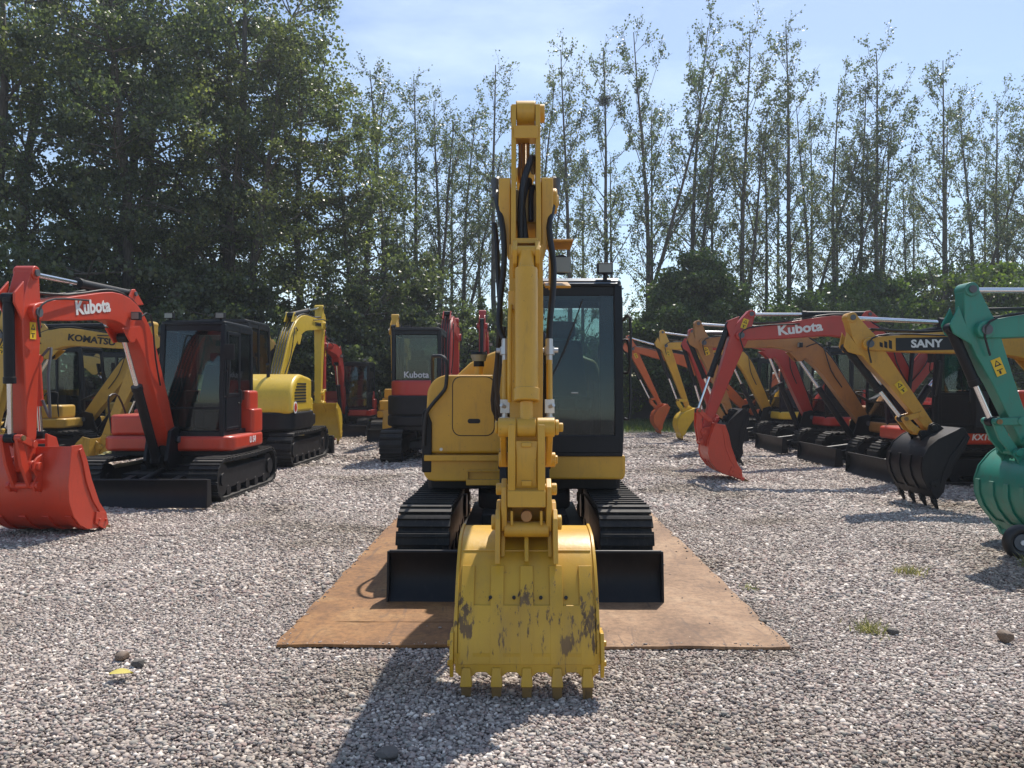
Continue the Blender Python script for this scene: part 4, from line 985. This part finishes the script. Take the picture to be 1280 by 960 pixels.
def rock(loc, r, mat, label, name='rock', cat='stone', seed=0, flat=.65):
    import bmesh
    bm = bmesh.new(); bmesh.ops.create_icosphere(bm, subdivisions=3, radius=r); rr = random.Random(seed)
    dirs = [Vector((rr.gauss(0, 1), rr.gauss(0, 1), rr.gauss(0, 1))).normalized() for _ in range(9)]
    for v in bm.verts:
        s = 1
        for d in dirs:
            q = v.co.normalized().dot(d)
            if q > .72: s = min(s, .72/q*1.06)
        v.co *= s*(1+.04*math.sin(v.co.x*40/r*.1+seed)); v.co.z *= flat
    me = bpy.data.meshes.new(name); bm.to_mesh(me); bm.free(); me.materials.append(M[mat])
    o = bpy.data.objects.new(name, me); COL.objects.link(o); o.location = loc; o.rotation_euler = (0, 0, seed*1.3); tag(o, label, cat, None); return o
rock((2.95, 4.72, .03), .048, 'rock', 'round brown stone lying on the gravel near the right edge', seed=3, flat=.9)
rock((2.33, 4.85, .02), .038, 'clod', 'dark stone just right of the dry weed tuft', seed=5)
rock((1.58, 5.05, .02), .03, 'clod', 'small dark stone near the right corner of the steel plates', seed=6)
rock((-2.12, 4.24, .02), .04, 'clod', 'dark stone beside the yellow fallen leaf', seed=8)
rock((-2.27, 4.35, .02), .045, 'rock', 'grey brown stone behind the yellow fallen leaf', seed=9)
rock((-.56, 3.22, .015), .055, 'clod', 'flat dark stone in the shadow left of the bucket teeth', seed=10, flat=.4)
b = MB()
vs = []; 
for i in range(9):
    t = i/8; w = .055*math.sin(PI*min(1, t*1.05+.03))**.7
    for s in (-1, 0, 1): vs.append(((t-.5)*.13, s*w, .03+.02*math.sin(t*4)+abs(s)*.018))
vs = [(x*.9, y*.75, .022+(z-.03)*.4) for x, y, z in vs]
b.add(vs, [(i*3+k, i*3+k+1, i*3+k+4, i*3+k+3) for i in range(8) for k in range(2)])
o = b.obj('fallen_leaf', 'dead', None); o.location = (-2.11, 4.04, .015); o.rotation_euler = (0, 0, .3); tag(o, 'single yellow fallen leaf lying on the gravel at the left', 'leaf')
o2 = MB(); 
for i in range(40):
    a0 = 2*PI*i/40
    for j in range(14):
        b0 = 2*PI*j/14; o2.v.append(((.115+.042*math.cos(b0))*math.cos(a0), .05*math.sin(b0), (.115+.042*math.cos(b0))*math.sin(a0)))
o2.f = [(i*14+j, i*14+(j+1) % 14, ((i+1) % 40)*14+(j+1) % 14, ((i+1) % 40)*14+j) for i in range(40) for j in range(14)]
wh = o2.obj('small_wheel', 'hose', None); wh.location = (4.47, 6.93, .165); tag(wh, 'small black wheel standing under the teal green bucket', 'wheel')
hub = MB(); hub.ycyl(0, 0, -.035, .035, .075, 24); hub.obj('rim', 'grey', wh, .005); hub = MB(); hub.ycyl(0, 0, -.045, -.03, .022, 14); hub.obj('hub', 'white', wh)

# ------------------------------------------------------------------ numpy mesh objects
def np_mesh(name, V, F, mat, smooth=False):
    """F: (n,k) int array, all faces the same size"""
    V = np.asarray(V, np.float32); F = np.asarray(F, np.int32); n, k = F.shape
    me = bpy.data.meshes.new(name); me.vertices.add(len(V)); me.vertices.foreach_set('co', V.ravel())
    me.loops.add(n*k); me.loops.foreach_set('vertex_index', F.ravel()); me.polygons.add(n)
    me.polygons.foreach_set('loop_start', np.arange(0, n*k, k, dtype=np.int32)); me.polygons.foreach_set('loop_total', np.full(n, k, np.int32))
    if smooth: me.polygons.foreach_set('use_smooth', np.ones(n, bool))
    me.update(calc_edges=True); me.materials.append(M[mat]); return me
def link(name, me, parent=None, loc=(0, 0, 0), rz=0, s=None):
    o = bpy.data.objects.new(name, me); COL.objects.link(o); o.location = loc; o.rotation_euler = (0, 0, rz)
    if parent is not None: o.parent = parent
    if s: o.scale = s
    return o

def gh(x, y):    # gentle unevenness of the yard
    a = .010*np.sin(x*1.9+.7*y)+.008*np.sin(y*2.7-1.1*x+1)+.006*np.sin(5.1*x+.3)*np.sin(4.3*y)
    w = np.clip(np.maximum(np.maximum(-1.9-x, x-2.0), np.maximum(4.2-y, y-10)), 0, .6)/.6
    r = .007*np.sin(y*47+2.5*np.sin(x*3.1)+1.2*np.sin(x*9))*(.6+.4*np.sin(x*5+y*3))*np.clip(1-np.abs((x+1.12+.25*(y-3.7))/.42)**4, 0, 1)*np.clip(1-np.abs((y-3.75)/.72)**4, 0, 1)
    r = r-.022*np.exp(-((x+2.95+.10*y)/.16)**2)*(y < 8)-.018*np.exp(-((x-2.5-.12*y)/.18)**2)
    return a*w*1.3-.004+r*(w > .2)

# ground: finer near, one sheet to the horizon
def axis(lo, hi, near0, near1, step):
    a = [near0]; 
    while a[-1] < near1: a.append(a[-1]+step)
    s = step
    while a[-1] < hi: s *= 1.35; a.append(a[-1]+s)
    s = step; b = [near0]
    while b[-1] > lo: s *= 1.35; b.append(b[-1]-s)
    return np.array(b[:0:-1]+a)
gx = axis(-900, 900, -12, 12, .16); gy = axis(-400, 1500, 1, 16, .16)
X, Y = np.meshgrid(gx, gy); nx, ny = len(gx), len(gy)
Z = np.where((np.abs(X) < 14) & (Y > 0) & (Y < 18), gh(X, Y), -.004)
V = np.stack([X.ravel(), Y.ravel(), Z.ravel()], 1)
i = np.arange(ny-1)[:, None]*nx+np.arange(nx-1)[None, :]; i = i.ravel()
g = link('ground', np_mesh('ground', V, np.stack([i, i+1, i+nx+1, i+nx], 1), 'ground', True)); g['kind'] = 'structure'

# loose stones
phi_ = (1+5**.5)/2
ICO = np.array([(-1, phi_, 0), (1, phi_, 0), (-1, -phi_, 0), (1, -phi_, 0), (0, -1, phi_), (0, 1, phi_), (0, -1, -phi_), (0, 1, -phi_), (phi_, 0, -1), (phi_, 0, 1), (-phi_, 0, -1), (-phi_, 0, 1)])/math.sqrt(1+phi_**2)
ICF = np.array([(0,11,5),(0,5,1),(0,1,7),(0,7,10),(0,10,11),(1,5,9),(5,11,4),(11,10,2),(10,7,6),(7,1,8),(3,9,4),(3,4,2),(3,2,6),(3,6,8),(3,8,9),(4,9,5),(2,4,11),(6,2,10),(8,6,7),(9,8,1)])
def stones(y0, y1, step, rmean, lift):
    ys = np.arange(y0, y1, step); P = []
    for y in ys:
        hwid = .74*y+.7; xs = np.arange(-hwid, hwid, step); P.append(np.stack([xs, np.full_like(xs, y)], 1))
    P = np.concatenate(P); P += rng.uniform(-.5, .5, P.shape)*step*1.1
    inpl = (P[:, 0] > -1.45) & (P[:, 0] < 1.575) & (P[:, 1] > 4.55) & (P[:, 1] < 9.7)
    edge = (P[:, 0] > -1.42) & (P[:, 0] < 1.54) & (P[:, 1] > 4.60) & (P[:, 1] < 9.65)
    keep = ~inpl | (~edge & (rng.random(len(P)) < .16)) | (inpl & (rng.random(len(P)) < .0016))
    P = P[keep]; inpl = inpl[keep]; n = len(P)
    r = rmean*np.exp(rng.normal(0, .30, n)); r = np.clip(r, rmean*.45, rmean*2.1); r[inpl] *= .55
    V = ICO[None]*(1+np.clip(rng.normal(0, .25, (n, 12, 1)), -.45, .5))
    V = V*np.stack([rng.uniform(.8, 1.35, n), rng.uniform(.7, 1.0, n), rng.uniform(.45, .8, n)], 1)[:, None, :]
    a = rng.uniform(0, 2*PI, n); t = rng.normal(0, .35, n)
    ct, st = np.cos(t)[:, None], np.sin(t)[:, None]; y_, z_ = V[:, :, 1]*ct-V[:, :, 2]*st, V[:, :, 1]*st+V[:, :, 2]*ct
    ca, sa = np.cos(a)[:, None], np.sin(a)[:, None]; x_, y2 = V[:, :, 0]*ca-y_*sa, V[:, :, 0]*sa+y_*ca
    V = np.stack([x_, y2, z_], 2)*r[:, None, None]
    z0 = gh(P[:, 0], P[:, 1])+rng.uniform(-.1, 1.0, n)*lift; z0[inpl] = .024+r[inpl]*.4
    V += np.stack([P[:, 0], P[:, 1], z0], 1)[:, None, :]
    F = ICF[None]+(np.arange(n)*12)[:, None, None]
    return V.reshape(-1, 3), F.reshape(-1, 3)
VS = []; FS = []; off = 0
for args in ((2.55, 5.6, .0142, .0096, .010), (5.6, 9.5, .0215, .0138, .010), (9.5, 15, .036, .021, .008), (15, 26, .075, .033, .006)):
    v, f = stones(*args); VS.append(v); FS.append(f+off); off += len(v)
o = link('gravel', np_mesh('gravel', np.concatenate(VS), np.concatenate(FS), 'stone')); tag(o, 'loose grey and pink crushed stone covering the yard', 'gravel', kind='stuff')

# grass and weeds
def blades(P, h, w, spread):
    n = len(P); a = rng.uniform(0, 2*PI, n); hh = h*rng.uniform(.5, 1.2, n); b = rng.uniform(0, 2*PI, n); sp = spread*rng.uniform(.2, 1, n)
    base = np.stack([P[:, 0], P[:, 1], P[:, 2] if P.shape[1] > 2 else np.zeros(n)], 1)
    side = np.stack([np.cos(a), np.sin(a), np.zeros(n)], 1)*w; tipd = np.stack([np.cos(b)*sp*hh, np.sin(b)*sp*hh, hh], 1)
    V = np.stack([base-side, base+side, base+tipd*.55+side*.7+np.array([0, 0, .05])*hh[:, None], base+tipd], 1).reshape(-1, 3)
    F = np.arange(n)[:, None]*4+np.array([0, 1, 2, 3])[None]
    return V, F
n = 52000; P = np.stack([rng.uniform(-22, 24, n), 26.2+8.8*rng.random(n)**.75], 1)
P2 = np.stack([rng.uniform(-9.8, -6.0, 3500), 11.0+1.0*rng.random(3500)], 1)
V, F = blades(np.concatenate([P, P2]), .20, .010, .6); 
tag(link('grass', np_mesh('grass', V, F, 'grass')), 'green grass verge in front of the boundary wall', 'grass', kind='stuff')
for (x, y, nn_, h, r, lb) in ((2.20, 4.88, 110, .075, .10, 'larger pale dry weed tuft on the open gravel at the right'), (3.22, 6.42, 90, .08, .10, 'small green weed tuft farther back on the gravel at the right'),
                              (4.32, 6.55, 70, .14, .07, 'small weed tuft in front of the teal green bucket'), (1.75, 5.9, 26, .05, .06, 'tiny weed sprout beside the steel plates')):
    q = rng.normal(0, r*.5, (nn_, 2)); V, F = blades(q, h, .004, 1.1)
    tag(link('weed', np_mesh('weed', V, F, 'weed'), loc=(x, y, .005)), lb, 'weed', 'weeds growing in the gravel')

# ------------------------------------------------------------------ trees
def tubes_np(list_pts, list_r, n=6):
    V = []; F = []; off = 0
    ang = np.arange(n)*2*PI/n
    for pts, rr in zip(list_pts, list_r):
        pts = np.asarray(pts); m = len(pts); d = np.gradient(pts, axis=0); d /= np.linalg.norm(d, axis=1)[:, None]+1e-9
        ref = np.where(np.abs(d[:, 2:3]) > .9, np.array([[1., 0, 0]]), np.array([[0, 0, 1.]]))
        a = np.cross(d, ref); a /= np.linalg.norm(a, axis=1)[:, None]; b = np.cross(d, a)
        ring = pts[:, None]+(a[:, None]*np.cos(ang)[None, :, None]+b[:, None]*np.sin(ang)[None, :, None])*np.asarray(rr)[:, None, None]
        V.append(ring.reshape(-1, 3)); i = (np.arange(m-1)[:, None]*n+np.arange(n)[None]).ravel(); j = (np.arange(m-1)[:, None]*n+(np.arange(n)[None]+1) % n).ravel()
        F.append(np.stack([i, j, j+n, i+n], 1)+off); off += m*n
    return np.concatenate(V), np.concatenate(F)
def branch(p, d, L, r0, r1, seg, wob, up, g):
    pts = [np.array(p)]; d = np.array(d, float); d /= np.linalg.norm(d)
    for i in range(seg):
        d = d+g.normal(0, wob, 3)+np.array([0, 0, up]); d /= np.linalg.norm(d); pts.append(pts[-1]+d*L/seg)
    return np.array(pts), np.linspace(r0, r1, seg+1)
def leaves_np(C_, size, g, flat=.3):
    n = len(C_); d = g.normal(0, 1, (n, 3)); d[:, 2] -= .5; d /= np.linalg.norm(d, axis=1)[:, None]
    s = np.cross(d, g.normal(0, 1, (n, 3))); s /= np.linalg.norm(s, axis=1)[:, None]; nn = np.cross(d, s)
    sz = (size*g.uniform(.6, 1.25, n))[:, None]
    V = np.stack([C_-d*sz*.5, C_+s*sz*.42-d*sz*.05+nn*sz*.10, C_+d*sz*.55, C_-s*sz*.42-d*sz*.05+nn*sz*.10], 1).reshape(-1, 3)
    return V, np.arange(n)[:, None]*4+np.arange(4)[None]
def lerp_on(pts, t):
    m = len(pts)-1; x = t*m; i = min(int(x), m-1); return pts[i]+(pts[i+1]-pts[i])*(x-i), pts[i+1]-pts[i]

def poplar(seed, H=18., nb=26, first=.30, leafn=26, lsize=.13, blen=3.6, lean=-.02, r0=.17, fork=False):
    g = np.random.default_rng(seed); T = []; Rr = []; LC = []
    stems = [branch((0, 0, 0), (lean, 0, 1), H, r0, .02, 14, .018, .0, g)]
    if fork:
        q, d = lerp_on(stems[0][0], g.uniform(.22, .35)); a = g.uniform(0, 2*PI)
        stems.append(branch(q, (math.cos(a)*.38, math.sin(a)*.38, 1), H*.58, r0*.6, .02, 10, .03, .02, g))
    for si, (tp, tr) in enumerate(stems):
        T.append(tp); Rr.append(tr); fb = first if si == 0 else .12; k = nb if si == 0 else nb*6//10
        for i in range(k):
            t = fb+(1-fb)*((i+g.uniform(0, 1))/k)*.97; p, d = lerp_on(tp, t); a = g.uniform(0, 2*PI) + i*2.4
            tilt = R(g.uniform(26, 54)); L = blen*(1-((t-fb)/(1-fb))**1.7*.80)*g.uniform(.45, 1.2)*(.6 if t < fb+.08 else 1)
            bp, br = branch(p, (math.sin(tilt)*math.cos(a), math.sin(tilt)*math.sin(a), math.cos(tilt)), L, max(.012, .042*(1-t)*L/blen+.012), .008, 6, .09, .07, g)
            T.append(bp); Rr.append(br)
            for j in range(int(3+L*1.9)):
                u = g.uniform(.25, 1.); q, dd = lerp_on(bp, u); dd = dd/np.linalg.norm(dd)+g.normal(0, .55, 3)+np.array([0, 0, .1])
                sp_, sr = branch(q, dd, g.uniform(.4, 1.1), .008, .004, 3, .15, .03, g); T.append(sp_); Rr.append(sr)
                m = g.integers(leafn//3, leafn); w = g.uniform(.15, 1, m)*3; ii = np.minimum(w.astype(int), 2)
                pp = sp_[ii]+(sp_[ii+1]-sp_[ii])*(w-ii)[:, None]; LC.append(pp+g.normal(0, .09, (m, 3)))
    V, F = tubes_np(T, Rr, 5); LV, LF = leaves_np(np.concatenate(LC), lsize, g)
    return np_mesh('trunk', V, F, 'bark', True), np_mesh('crown', LV, LF, 'leaf_pop')

def broad(seed, H=17., spread=4.6, base=.12, nclump=150, per=170, lsize=.14, mat='leaf_big', r0=.26, clr=.62, nlimb=9, cz=.55, irregular=.25, leanx=0.):
    g = np.random.default_rng(seed); T = []; Rr = []
    tp, tr = branch((0, 0, 0), (leanx, 0, 1), H*.93, r0, .03, 12, .035, .0, g); T.append(tp); Rr.append(tr)
    z0 = H*base; cl = []
    while len(cl) < nclump:
        p = g.uniform(-1, 1, 3); q = np.linalg.norm(p)
        if q > 1 or q < .30: continue
        z = z0+(p[2]*.5+.5)*(H-z0); zz = (z-z0)/(H-z0); w = spread*(.45+.75*math.sin(PI*min(1, zz*.80+.16)))*(1+irregular*math.sin(3*math.atan2(p[1], p[0])+z*.7+seed))
        tt = min(z/(H*.93), .99); c, _ = lerp_on(tp, tt)
        cl.append(np.array([c[0]+p[0]*w, c[1]+p[1]*w, z]))
    cl = np.array(cl); LC = []
    limbs = []
    for i in range(nlimb):
        t = .22+.7*(i+g.uniform(0, 1))/nlimb; p, _ = lerp_on(tp, t); a = i*2.4+g.uniform(-.5, .5); tilt = R(g.uniform(35, 62)); L = spread*g.uniform(.7, 1.15)*(1.15-t*.55)
        bp, br = branch(p, (math.sin(tilt)*math.cos(a), math.sin(tilt)*math.sin(a), math.cos(tilt)), L, .10*(1.1-t), .02, 7, .10, .03, g); T.append(bp); Rr.append(br); limbs.append(bp)
    allp = np.concatenate(limbs+[tp[3:]])
    for c in cl:
        dist = np.linalg.norm(allp-c, axis=1)+np.maximum(0, allp[:, 2]-c[2])*.8; q = allp[np.argmin(dist)]
        v = c-q; L = np.linalg.norm(v)+.05; bp, br = branch(q, v/L+np.array([0, 0, .12]), L, .028, .006, 4, .08, .0, g); T.append(bp); Rr.append(br)
        m = int(per*g.uniform(.5, 1.4)); r = clr*g.uniform(.6, 1.3); pp = g.normal(0, 1, (m, 3)); pp /= (np.linalg.norm(pp, axis=1)[:, None]); pp *= (g.random((m, 1))**.5)*r*np.array([1.15, 1.15, .75])
        LC.append(bp[-1]+pp)
    V, F = tubes_np(T, Rr, 6); LV, LF = leaves_np(np.concatenate(LC), lsize, g)
    return np_mesh('trunk', V, F, 'bark', True), np_mesh('crown', LV, LF, mat)

def tree(name, meshes, x, y, rz_, s, label, cat, group):
    r_ = empty(name, (x, y, 0), rz_); r_.scale = (s[0], s[0], s[1]) if isinstance(s, tuple) else (s, s, s)
    link('trunk', meshes[0], r_); link('crown', meshes[1], r_); tag(r_, label, cat, group); return r_
POP = [poplar(101+i, H=18, nb=(27, 30, 25, 29, 27, 32)[i], first=(.30, .24, .34, .26, .30, .2)[i], fork=i in (1, 3, 4), blen=(4.0, 4.6, 3.6, 4.4, 4.1, 4.2)[i], leafn=(30, 32, 27, 32, 30, 32)[i], lsize=.11) for i in range(6)]
ordn = ['first', 'second', 'third', 'fourth', 'fifth', 'sixth', 'seventh', 'eighth', 'ninth', 'tenth', 'eleventh', 'twelfth', 'thirteenth', 'fourteenth', 'fifteenth', 'sixteenth', 'seventeenth', 'eighteenth', 'nineteenth', 'twentieth', 'twenty-first', 'twenty-second', 'twenty-third', 'twenty-fourth', 'twenty-fifth', 'twenty-sixth']
# front row: pixel-like azimuth, distance, height
FR = [(452, 34, 15.5), (487, 33, 15.0), (520, 37, 16.5), (548, 35, 15.0), (578, 38, 15.5), (621, 36, 16.5), (668, 39, 17.5), (713, 37, 17.5), (757, 38, 18.4), (813, 36, 18.6), (862, 38, 19.6), (893, 40, 15.5), (931, 36, 19), (955, 39, 14.5),
      (985, 38, 19.5), (1012, 40, 16.5), (1042, 38, 16.8), (1072, 39, 16.8), (1101, 37, 18.6), (1130, 40, 12.5), (1178, 37, 17.2), (1215, 39, 16.5), (1248, 38, 16.0), (1290, 36, 16.8)]
for i, (px, Y_, H_) in enumerate(FR):
    k = (i*5+1) % 6
    rz0 = random.uniform(-.5, .5)
    if px == 757: NEST = (k, (px-651)*Y_/960, Y_, rz0, H_/18)
    tree('poplar_tree', POP[k], (px-651)*Y_/960, Y_, rz0, (H_/18*(1.12 if px < 660 else .98), H_/18),
         'slender sparse poplar, %s from the left in the front row beyond the wall' % ordn[i], 'tree', 'slender poplars in the front row')
for i in range(22):
    px = 440+i*41+random.uniform(-14, 14); Y_ = random.uniform(43, 49)
    tree('poplar_tree', POP[(i*3+2) % 6], (px-651)*Y_/960, Y_, random.uniform(0, 6.28), (random.uniform(.8, 1.0), random.uniform(.72, .98)),
         'thin poplar in the second row, half hidden by the front row', 'tree', 'poplars in the second row')
BR = [broad(201+i, H=17, spread=(3.6, 4.0, 3.3)[i], nclump=(138, 148, 128)[i], per=180, lsize=.12, clr=.58) for i in range(3)]
LB = [(-17.5, 24.5, 1.08), (-14.8, 27.0, 1.1), (-12.6, 24.8, 1.02), (-10.8, 27.8, 1.12), (-9.7, 26.4, .84), (-15.5, 31, 1.2), (-11.9, 31.5, 1.2), (-8.6, 30.0, .88), (-19.5, 29, 1.15), (-21.5, 24.5, 1.1)]
lt = ['leafy broad tree at the far left edge, dark trunk hidden by ochre machines', 'tall leafy broad tree second in from the left edge', 'dense broad tree with a dark leaning trunk above the nearest red arm', 'dense tall broad tree above the black cab of the nearest red machine',
      'broad tree with loose right edge against the sky', 'broad tree crown showing behind the left trees', 'broad tree filling the gap behind the middle of the left trees', 'rearmost broad tree whose crown thins out towards the poplars', 'broad tree behind the far left edge', 'broad tree just beyond the left edge of the view']
for i, (x, y, s) in enumerate(LB):
    tree('broadleaf_tree', BR[i % 3], x, y, i*1.7, s, lt[i], 'tree', 'dense broadleaf trees on the left')
MD = broad(230, H=10, spread=2.3, nclump=80, per=130, clr=.5, lsize=.13, base=.1, r0=.12)
for (x, y, s, lb) in ((-6.6, 29.5, 1.15, 'medium broad tree at the right end of the dense left trees'), (-4.9, 33.0, .85, 'medium broad tree between the dense trees and the poplars')):
    tree('broadleaf_tree', MD, x, y, x, s, lb, 'tree', 'medium broadleaf trees')
RB = broad(240, H=6.9, spread=2.05, base=.0, nclump=330, per=330, clr=.46, lsize=.115, mat='leaf_dark', r0=.15, irregular=.08)
tree('camphor_tree', RB, 7.2, 33.0, 0, (1.12, 1.04), 'round dense dark green tree right of the yellow excavator cab', 'tree', None)
SH = [broad(250+i, H=4.8, spread=(2.1, 2.5)[i], base=.0, nclump=105, per=170, clr=.45, lsize=.12, mat='leaf_lt', r0=.07, irregular=.3, nlimb=6) for i in range(2)]
SX = [(10.4, 34, 1.0), (12.6, 35.6+1, 1.25), (14.6, 34.2, 1.15), (17.2, 36.6, 1.4), (19.6, 34.1, 1.45), (22.3, 36.8, 1.5), (24.8, 34.2, 1.3), (3.9, 34.3, .8), (5.2, 37, 1.0), (9.6, 37.5, 1.35), (16.0, 38.5, 1.5), (21.0, 38.6, 1.6)]
SL = ['light green shrub just right of the round dark tree', 'taller light shrub behind the wall at mid right', 'light shrub above the lettered red boom', 'tall arching shrub beyond the amber machine', 'broad shrub above the black cab at the right',
      'tall shrub near the right edge behind the wall', 'shrub cut by the right edge', 'low shrub directly behind the yellow excavator', 'low shrub behind the wall beside the cab', 'shrub behind the wall between the round tree and the poplars', 'tall shrub behind the lettered red boom', 'tall shrub above the amber boom']
for i, (x, y, s) in enumerate(SX): tree('shrub', SH[i % 2], x, y, i*2.1, s, SL[i], 'shrub', 'light shrubs along the wall on the right')
SX = [(-16.5, 22.8, 1.25), (-13.9, 23.6, 1.3), (-11.2, 24.2, 1.2), (-8.8, 25.0, 1.1), (-6.6, 28.3, 1.1), (-3.9, 29.0, .95), (-2.0, 30.5, 1.0), (-.6, 33.5, 1.1), (1.6, 33.8, .9), (-18.6, 23.5, 1.3), (-4.9, 31.0, 1.2)]
SL = ['dark undergrowth bush at the far left behind the ochre machines', 'undergrowth bush behind the ochre boom', 'undergrowth bush behind the nearest black cab', 'undergrowth bush behind the bright yellow hood', 'bush behind the bright yellow arm',
      'bush behind the farthest black cab on the left', 'bush behind the cab seen from the rear', 'bush left of the raised yellow arm', 'bush behind the raised yellow arm', 'bush beyond the left edge', 'bush between two black cabs at mid left']
SHD = (SH[0][0], SH[0][1].copy()); SHD[1].materials.clear(); SHD[1].materials.append(M['leaf_big'])
for i, (x, y, s) in enumerate(SX): tree('shrub', SHD, x, y, i*2.1, s, SL[i], 'shrub', 'darker bushes along the trees')
# small spruce
def spruce():
    g = np.random.default_rng(5); T = [np.array([(0, 0, z) for z in np.linspace(0, 5.4, 6)])]; Rr = [np.linspace(.08, .01, 6)]; LC = []
    for z in np.arange(.6, 5.3, .24):
        for k in range(8):
            a = g.uniform(0, 2*PI); L = (5.5-z)*.30*g.uniform(.8, 1.1); bp, br = branch((0, 0, z), (math.cos(a), math.sin(a), .05), L, .015, .004, 4, .04, -.07, g); T.append(bp); Rr.append(br)
            m = int(45*L)+8; w = g.uniform(.1, 1, m)*4; ii = np.minimum(w.astype(int), 3); LC.append(bp[ii]+(bp[ii+1]-bp[ii])*(w-ii)[:, None]+g.normal(0, .05, (m, 3)))
    V, F = tubes_np(T, Rr, 5); LV, LF = leaves_np(np.concatenate(LC), .11, g); return np_mesh('trunk', V, F, 'bark', True), np_mesh('crown', LV, LF, 'leaf_dark')
tree('spruce_tree', spruce(), -1.6, 31.8, 0, 1.0, 'small dark spruce with drooping layers left of the raised arm', 'tree', None)
# nest in a poplar
g = np.random.default_rng(9); T = []; Rr = []
for i in range(160):
    d = g.normal(0, 1, 3); d /= np.linalg.norm(d); c = g.normal(0, .17, 3)*np.array([1, 1, .7]); T.append(np.array([c-d*.22, c+g.normal(0, .03, 3), c+d*.22])); Rr.append(np.array([.008]*3))
V, F = tubes_np(T, Rr, 4); k_, nx_, ny_, nr_, ns_ = NEST; vv = np.array([tuple(v.co) for v in POP[k_][0].vertices[:75]]).reshape(15, 5, 3).mean(1)
zt = 15.6; j_ = int(np.argmin(np.abs(vv[:, 2]*ns_-zt))); q_ = Vector((vv[j_, 0]*ns_*.98, vv[j_, 1]*ns_*.98, 0)); q_.rotate(Matrix.Rotation(nr_, 3, 'Z'))
o = link('bird_nest', np_mesh('bird_nest', V, F, 'bark'), loc=(nx_+q_.x, ny_+q_.y, vv[j_, 2]*ns_)); tag(o, 'dark twig nest high in a poplar right of the raised arm', 'nest')
# overhead wires
b = MB()
tag(b.tube([(-30, 41, 11.6), (5, 41, 10.2), (45, 41, 11.4)], .018, 5, 12).obj('overhead_wire', 'hose', None), 'thin overhead wire crossing the poplars', 'cable')

# ------------------------------------------------------------------ thin haze in the air of the yard
hb = MB(); hb.box(-60, 70, -12, 58, -1.0, 24); hm = bpy.data.materials.new('haze air'); hm.use_nodes = True; nt = hm.node_tree; nt.nodes.clear()
ho_ = N(nt, 'ShaderNodeOutputMaterial'); hv = N(nt, 'ShaderNodeVolumePrincipled'); hv.inputs['Color'].default_value = (.82, .90, 1, 1); hv.inputs['Density'].default_value = .0010; hv.inputs['Anisotropy'].default_value = .35
nt.links.new(hv.outputs[0], ho_.inputs['Volume'])
hz_ = hb.obj('haze', hm, None); hz_['kind'] = 'stuff'; hz_['label'] = 'thin pale haze in the air over the yard'

# ------------------------------------------------------------------ sky, sun, camera
SUN_EL, SUN_AZ = 57.0, 22.0        # azimuth from +Y towards +X
w = bpy.data.worlds.new('World'); C.world = w; w.use_nodes = True; nt = w.node_tree; bg = nt.nodes['Background']
sky = nt.nodes.new('ShaderNodeTexSky'); sky.sky_type = 'NISHITA'; sky.sun_disc = False; sky.sun_elevation = R(SUN_EL); sky.sun_rotation = R(SUN_AZ)
sky.air_density = 1.0; sky.dust_density = .6; sky.ozone_density = 1.0; sky.altitude = 50
tc = nt.nodes.new('ShaderNodeTexCoord'); mp = nt.nodes.new('ShaderNodeMapping'); mp.inputs['Scale'].default_value = (1.2, 1.2, 4.5); nt.links.new(tc.outputs['Generated'], mp.inputs[0])
cn = N(nt, 'ShaderNodeTexNoise', Scale=1.6, Detail=6.0, Roughness=.6); nt.links.new(mp.outputs[0], cn.inputs['Vector'])
cf = ramp(nt, cn.outputs['Fac'], [(.48, (0, 0, 0)), (.78, (.4,)*3)])
cl = mixc(nt, cf, sky.outputs[0], (8.2, 9.3, 10.2)); nt.links.new(cl, bg.inputs[0]); bg.inputs[1].default_value = .125
sl = bpy.data.lights.new('sun', 'SUN'); sl.energy = 4.3; sl.angle = R(.53); sl.color = (1, .935, .845); so = bpy.data.objects.new('sun', sl); COL.objects.link(so)
dv = Vector((math.sin(R(SUN_AZ))*math.cos(R(SUN_EL)), math.cos(R(SUN_AZ))*math.cos(R(SUN_EL)), math.sin(R(SUN_EL)))); so.rotation_euler = dv.to_track_quat('Z', 'Y').to_euler(); so.location = dv*60
cam = bpy.data.cameras.new('camera'); cam.lens = 27; cam.sensor_width = 36; cam.clip_start = .05; cam.clip_end = 3000
co = bpy.data.objects.new('camera', cam); COL.objects.link(co); co.location = (0, 0, 1.55); co.rotation_euler = (R(90.24), 0, R(.656)); C.camera = co
C.view_settings.view_transform = 'Standard'; C.view_settings.look = 'None'; C.view_settings.gamma = 1; C.view_settings.exposure = 0.38
C.cycles.max_bounces = 6; C.cycles.diffuse_bounces = 3; C.cycles.glossy_bounces = 3; C.cycles.transparent_max_bounces = 10; C.cycles.transmission_bounces = 4
C.cycles.use_denoising = True; C.cycles.sample_clamp_indirect = 6; C.cycles.caustics_reflective = False; C.cycles.caustics_refractive = False
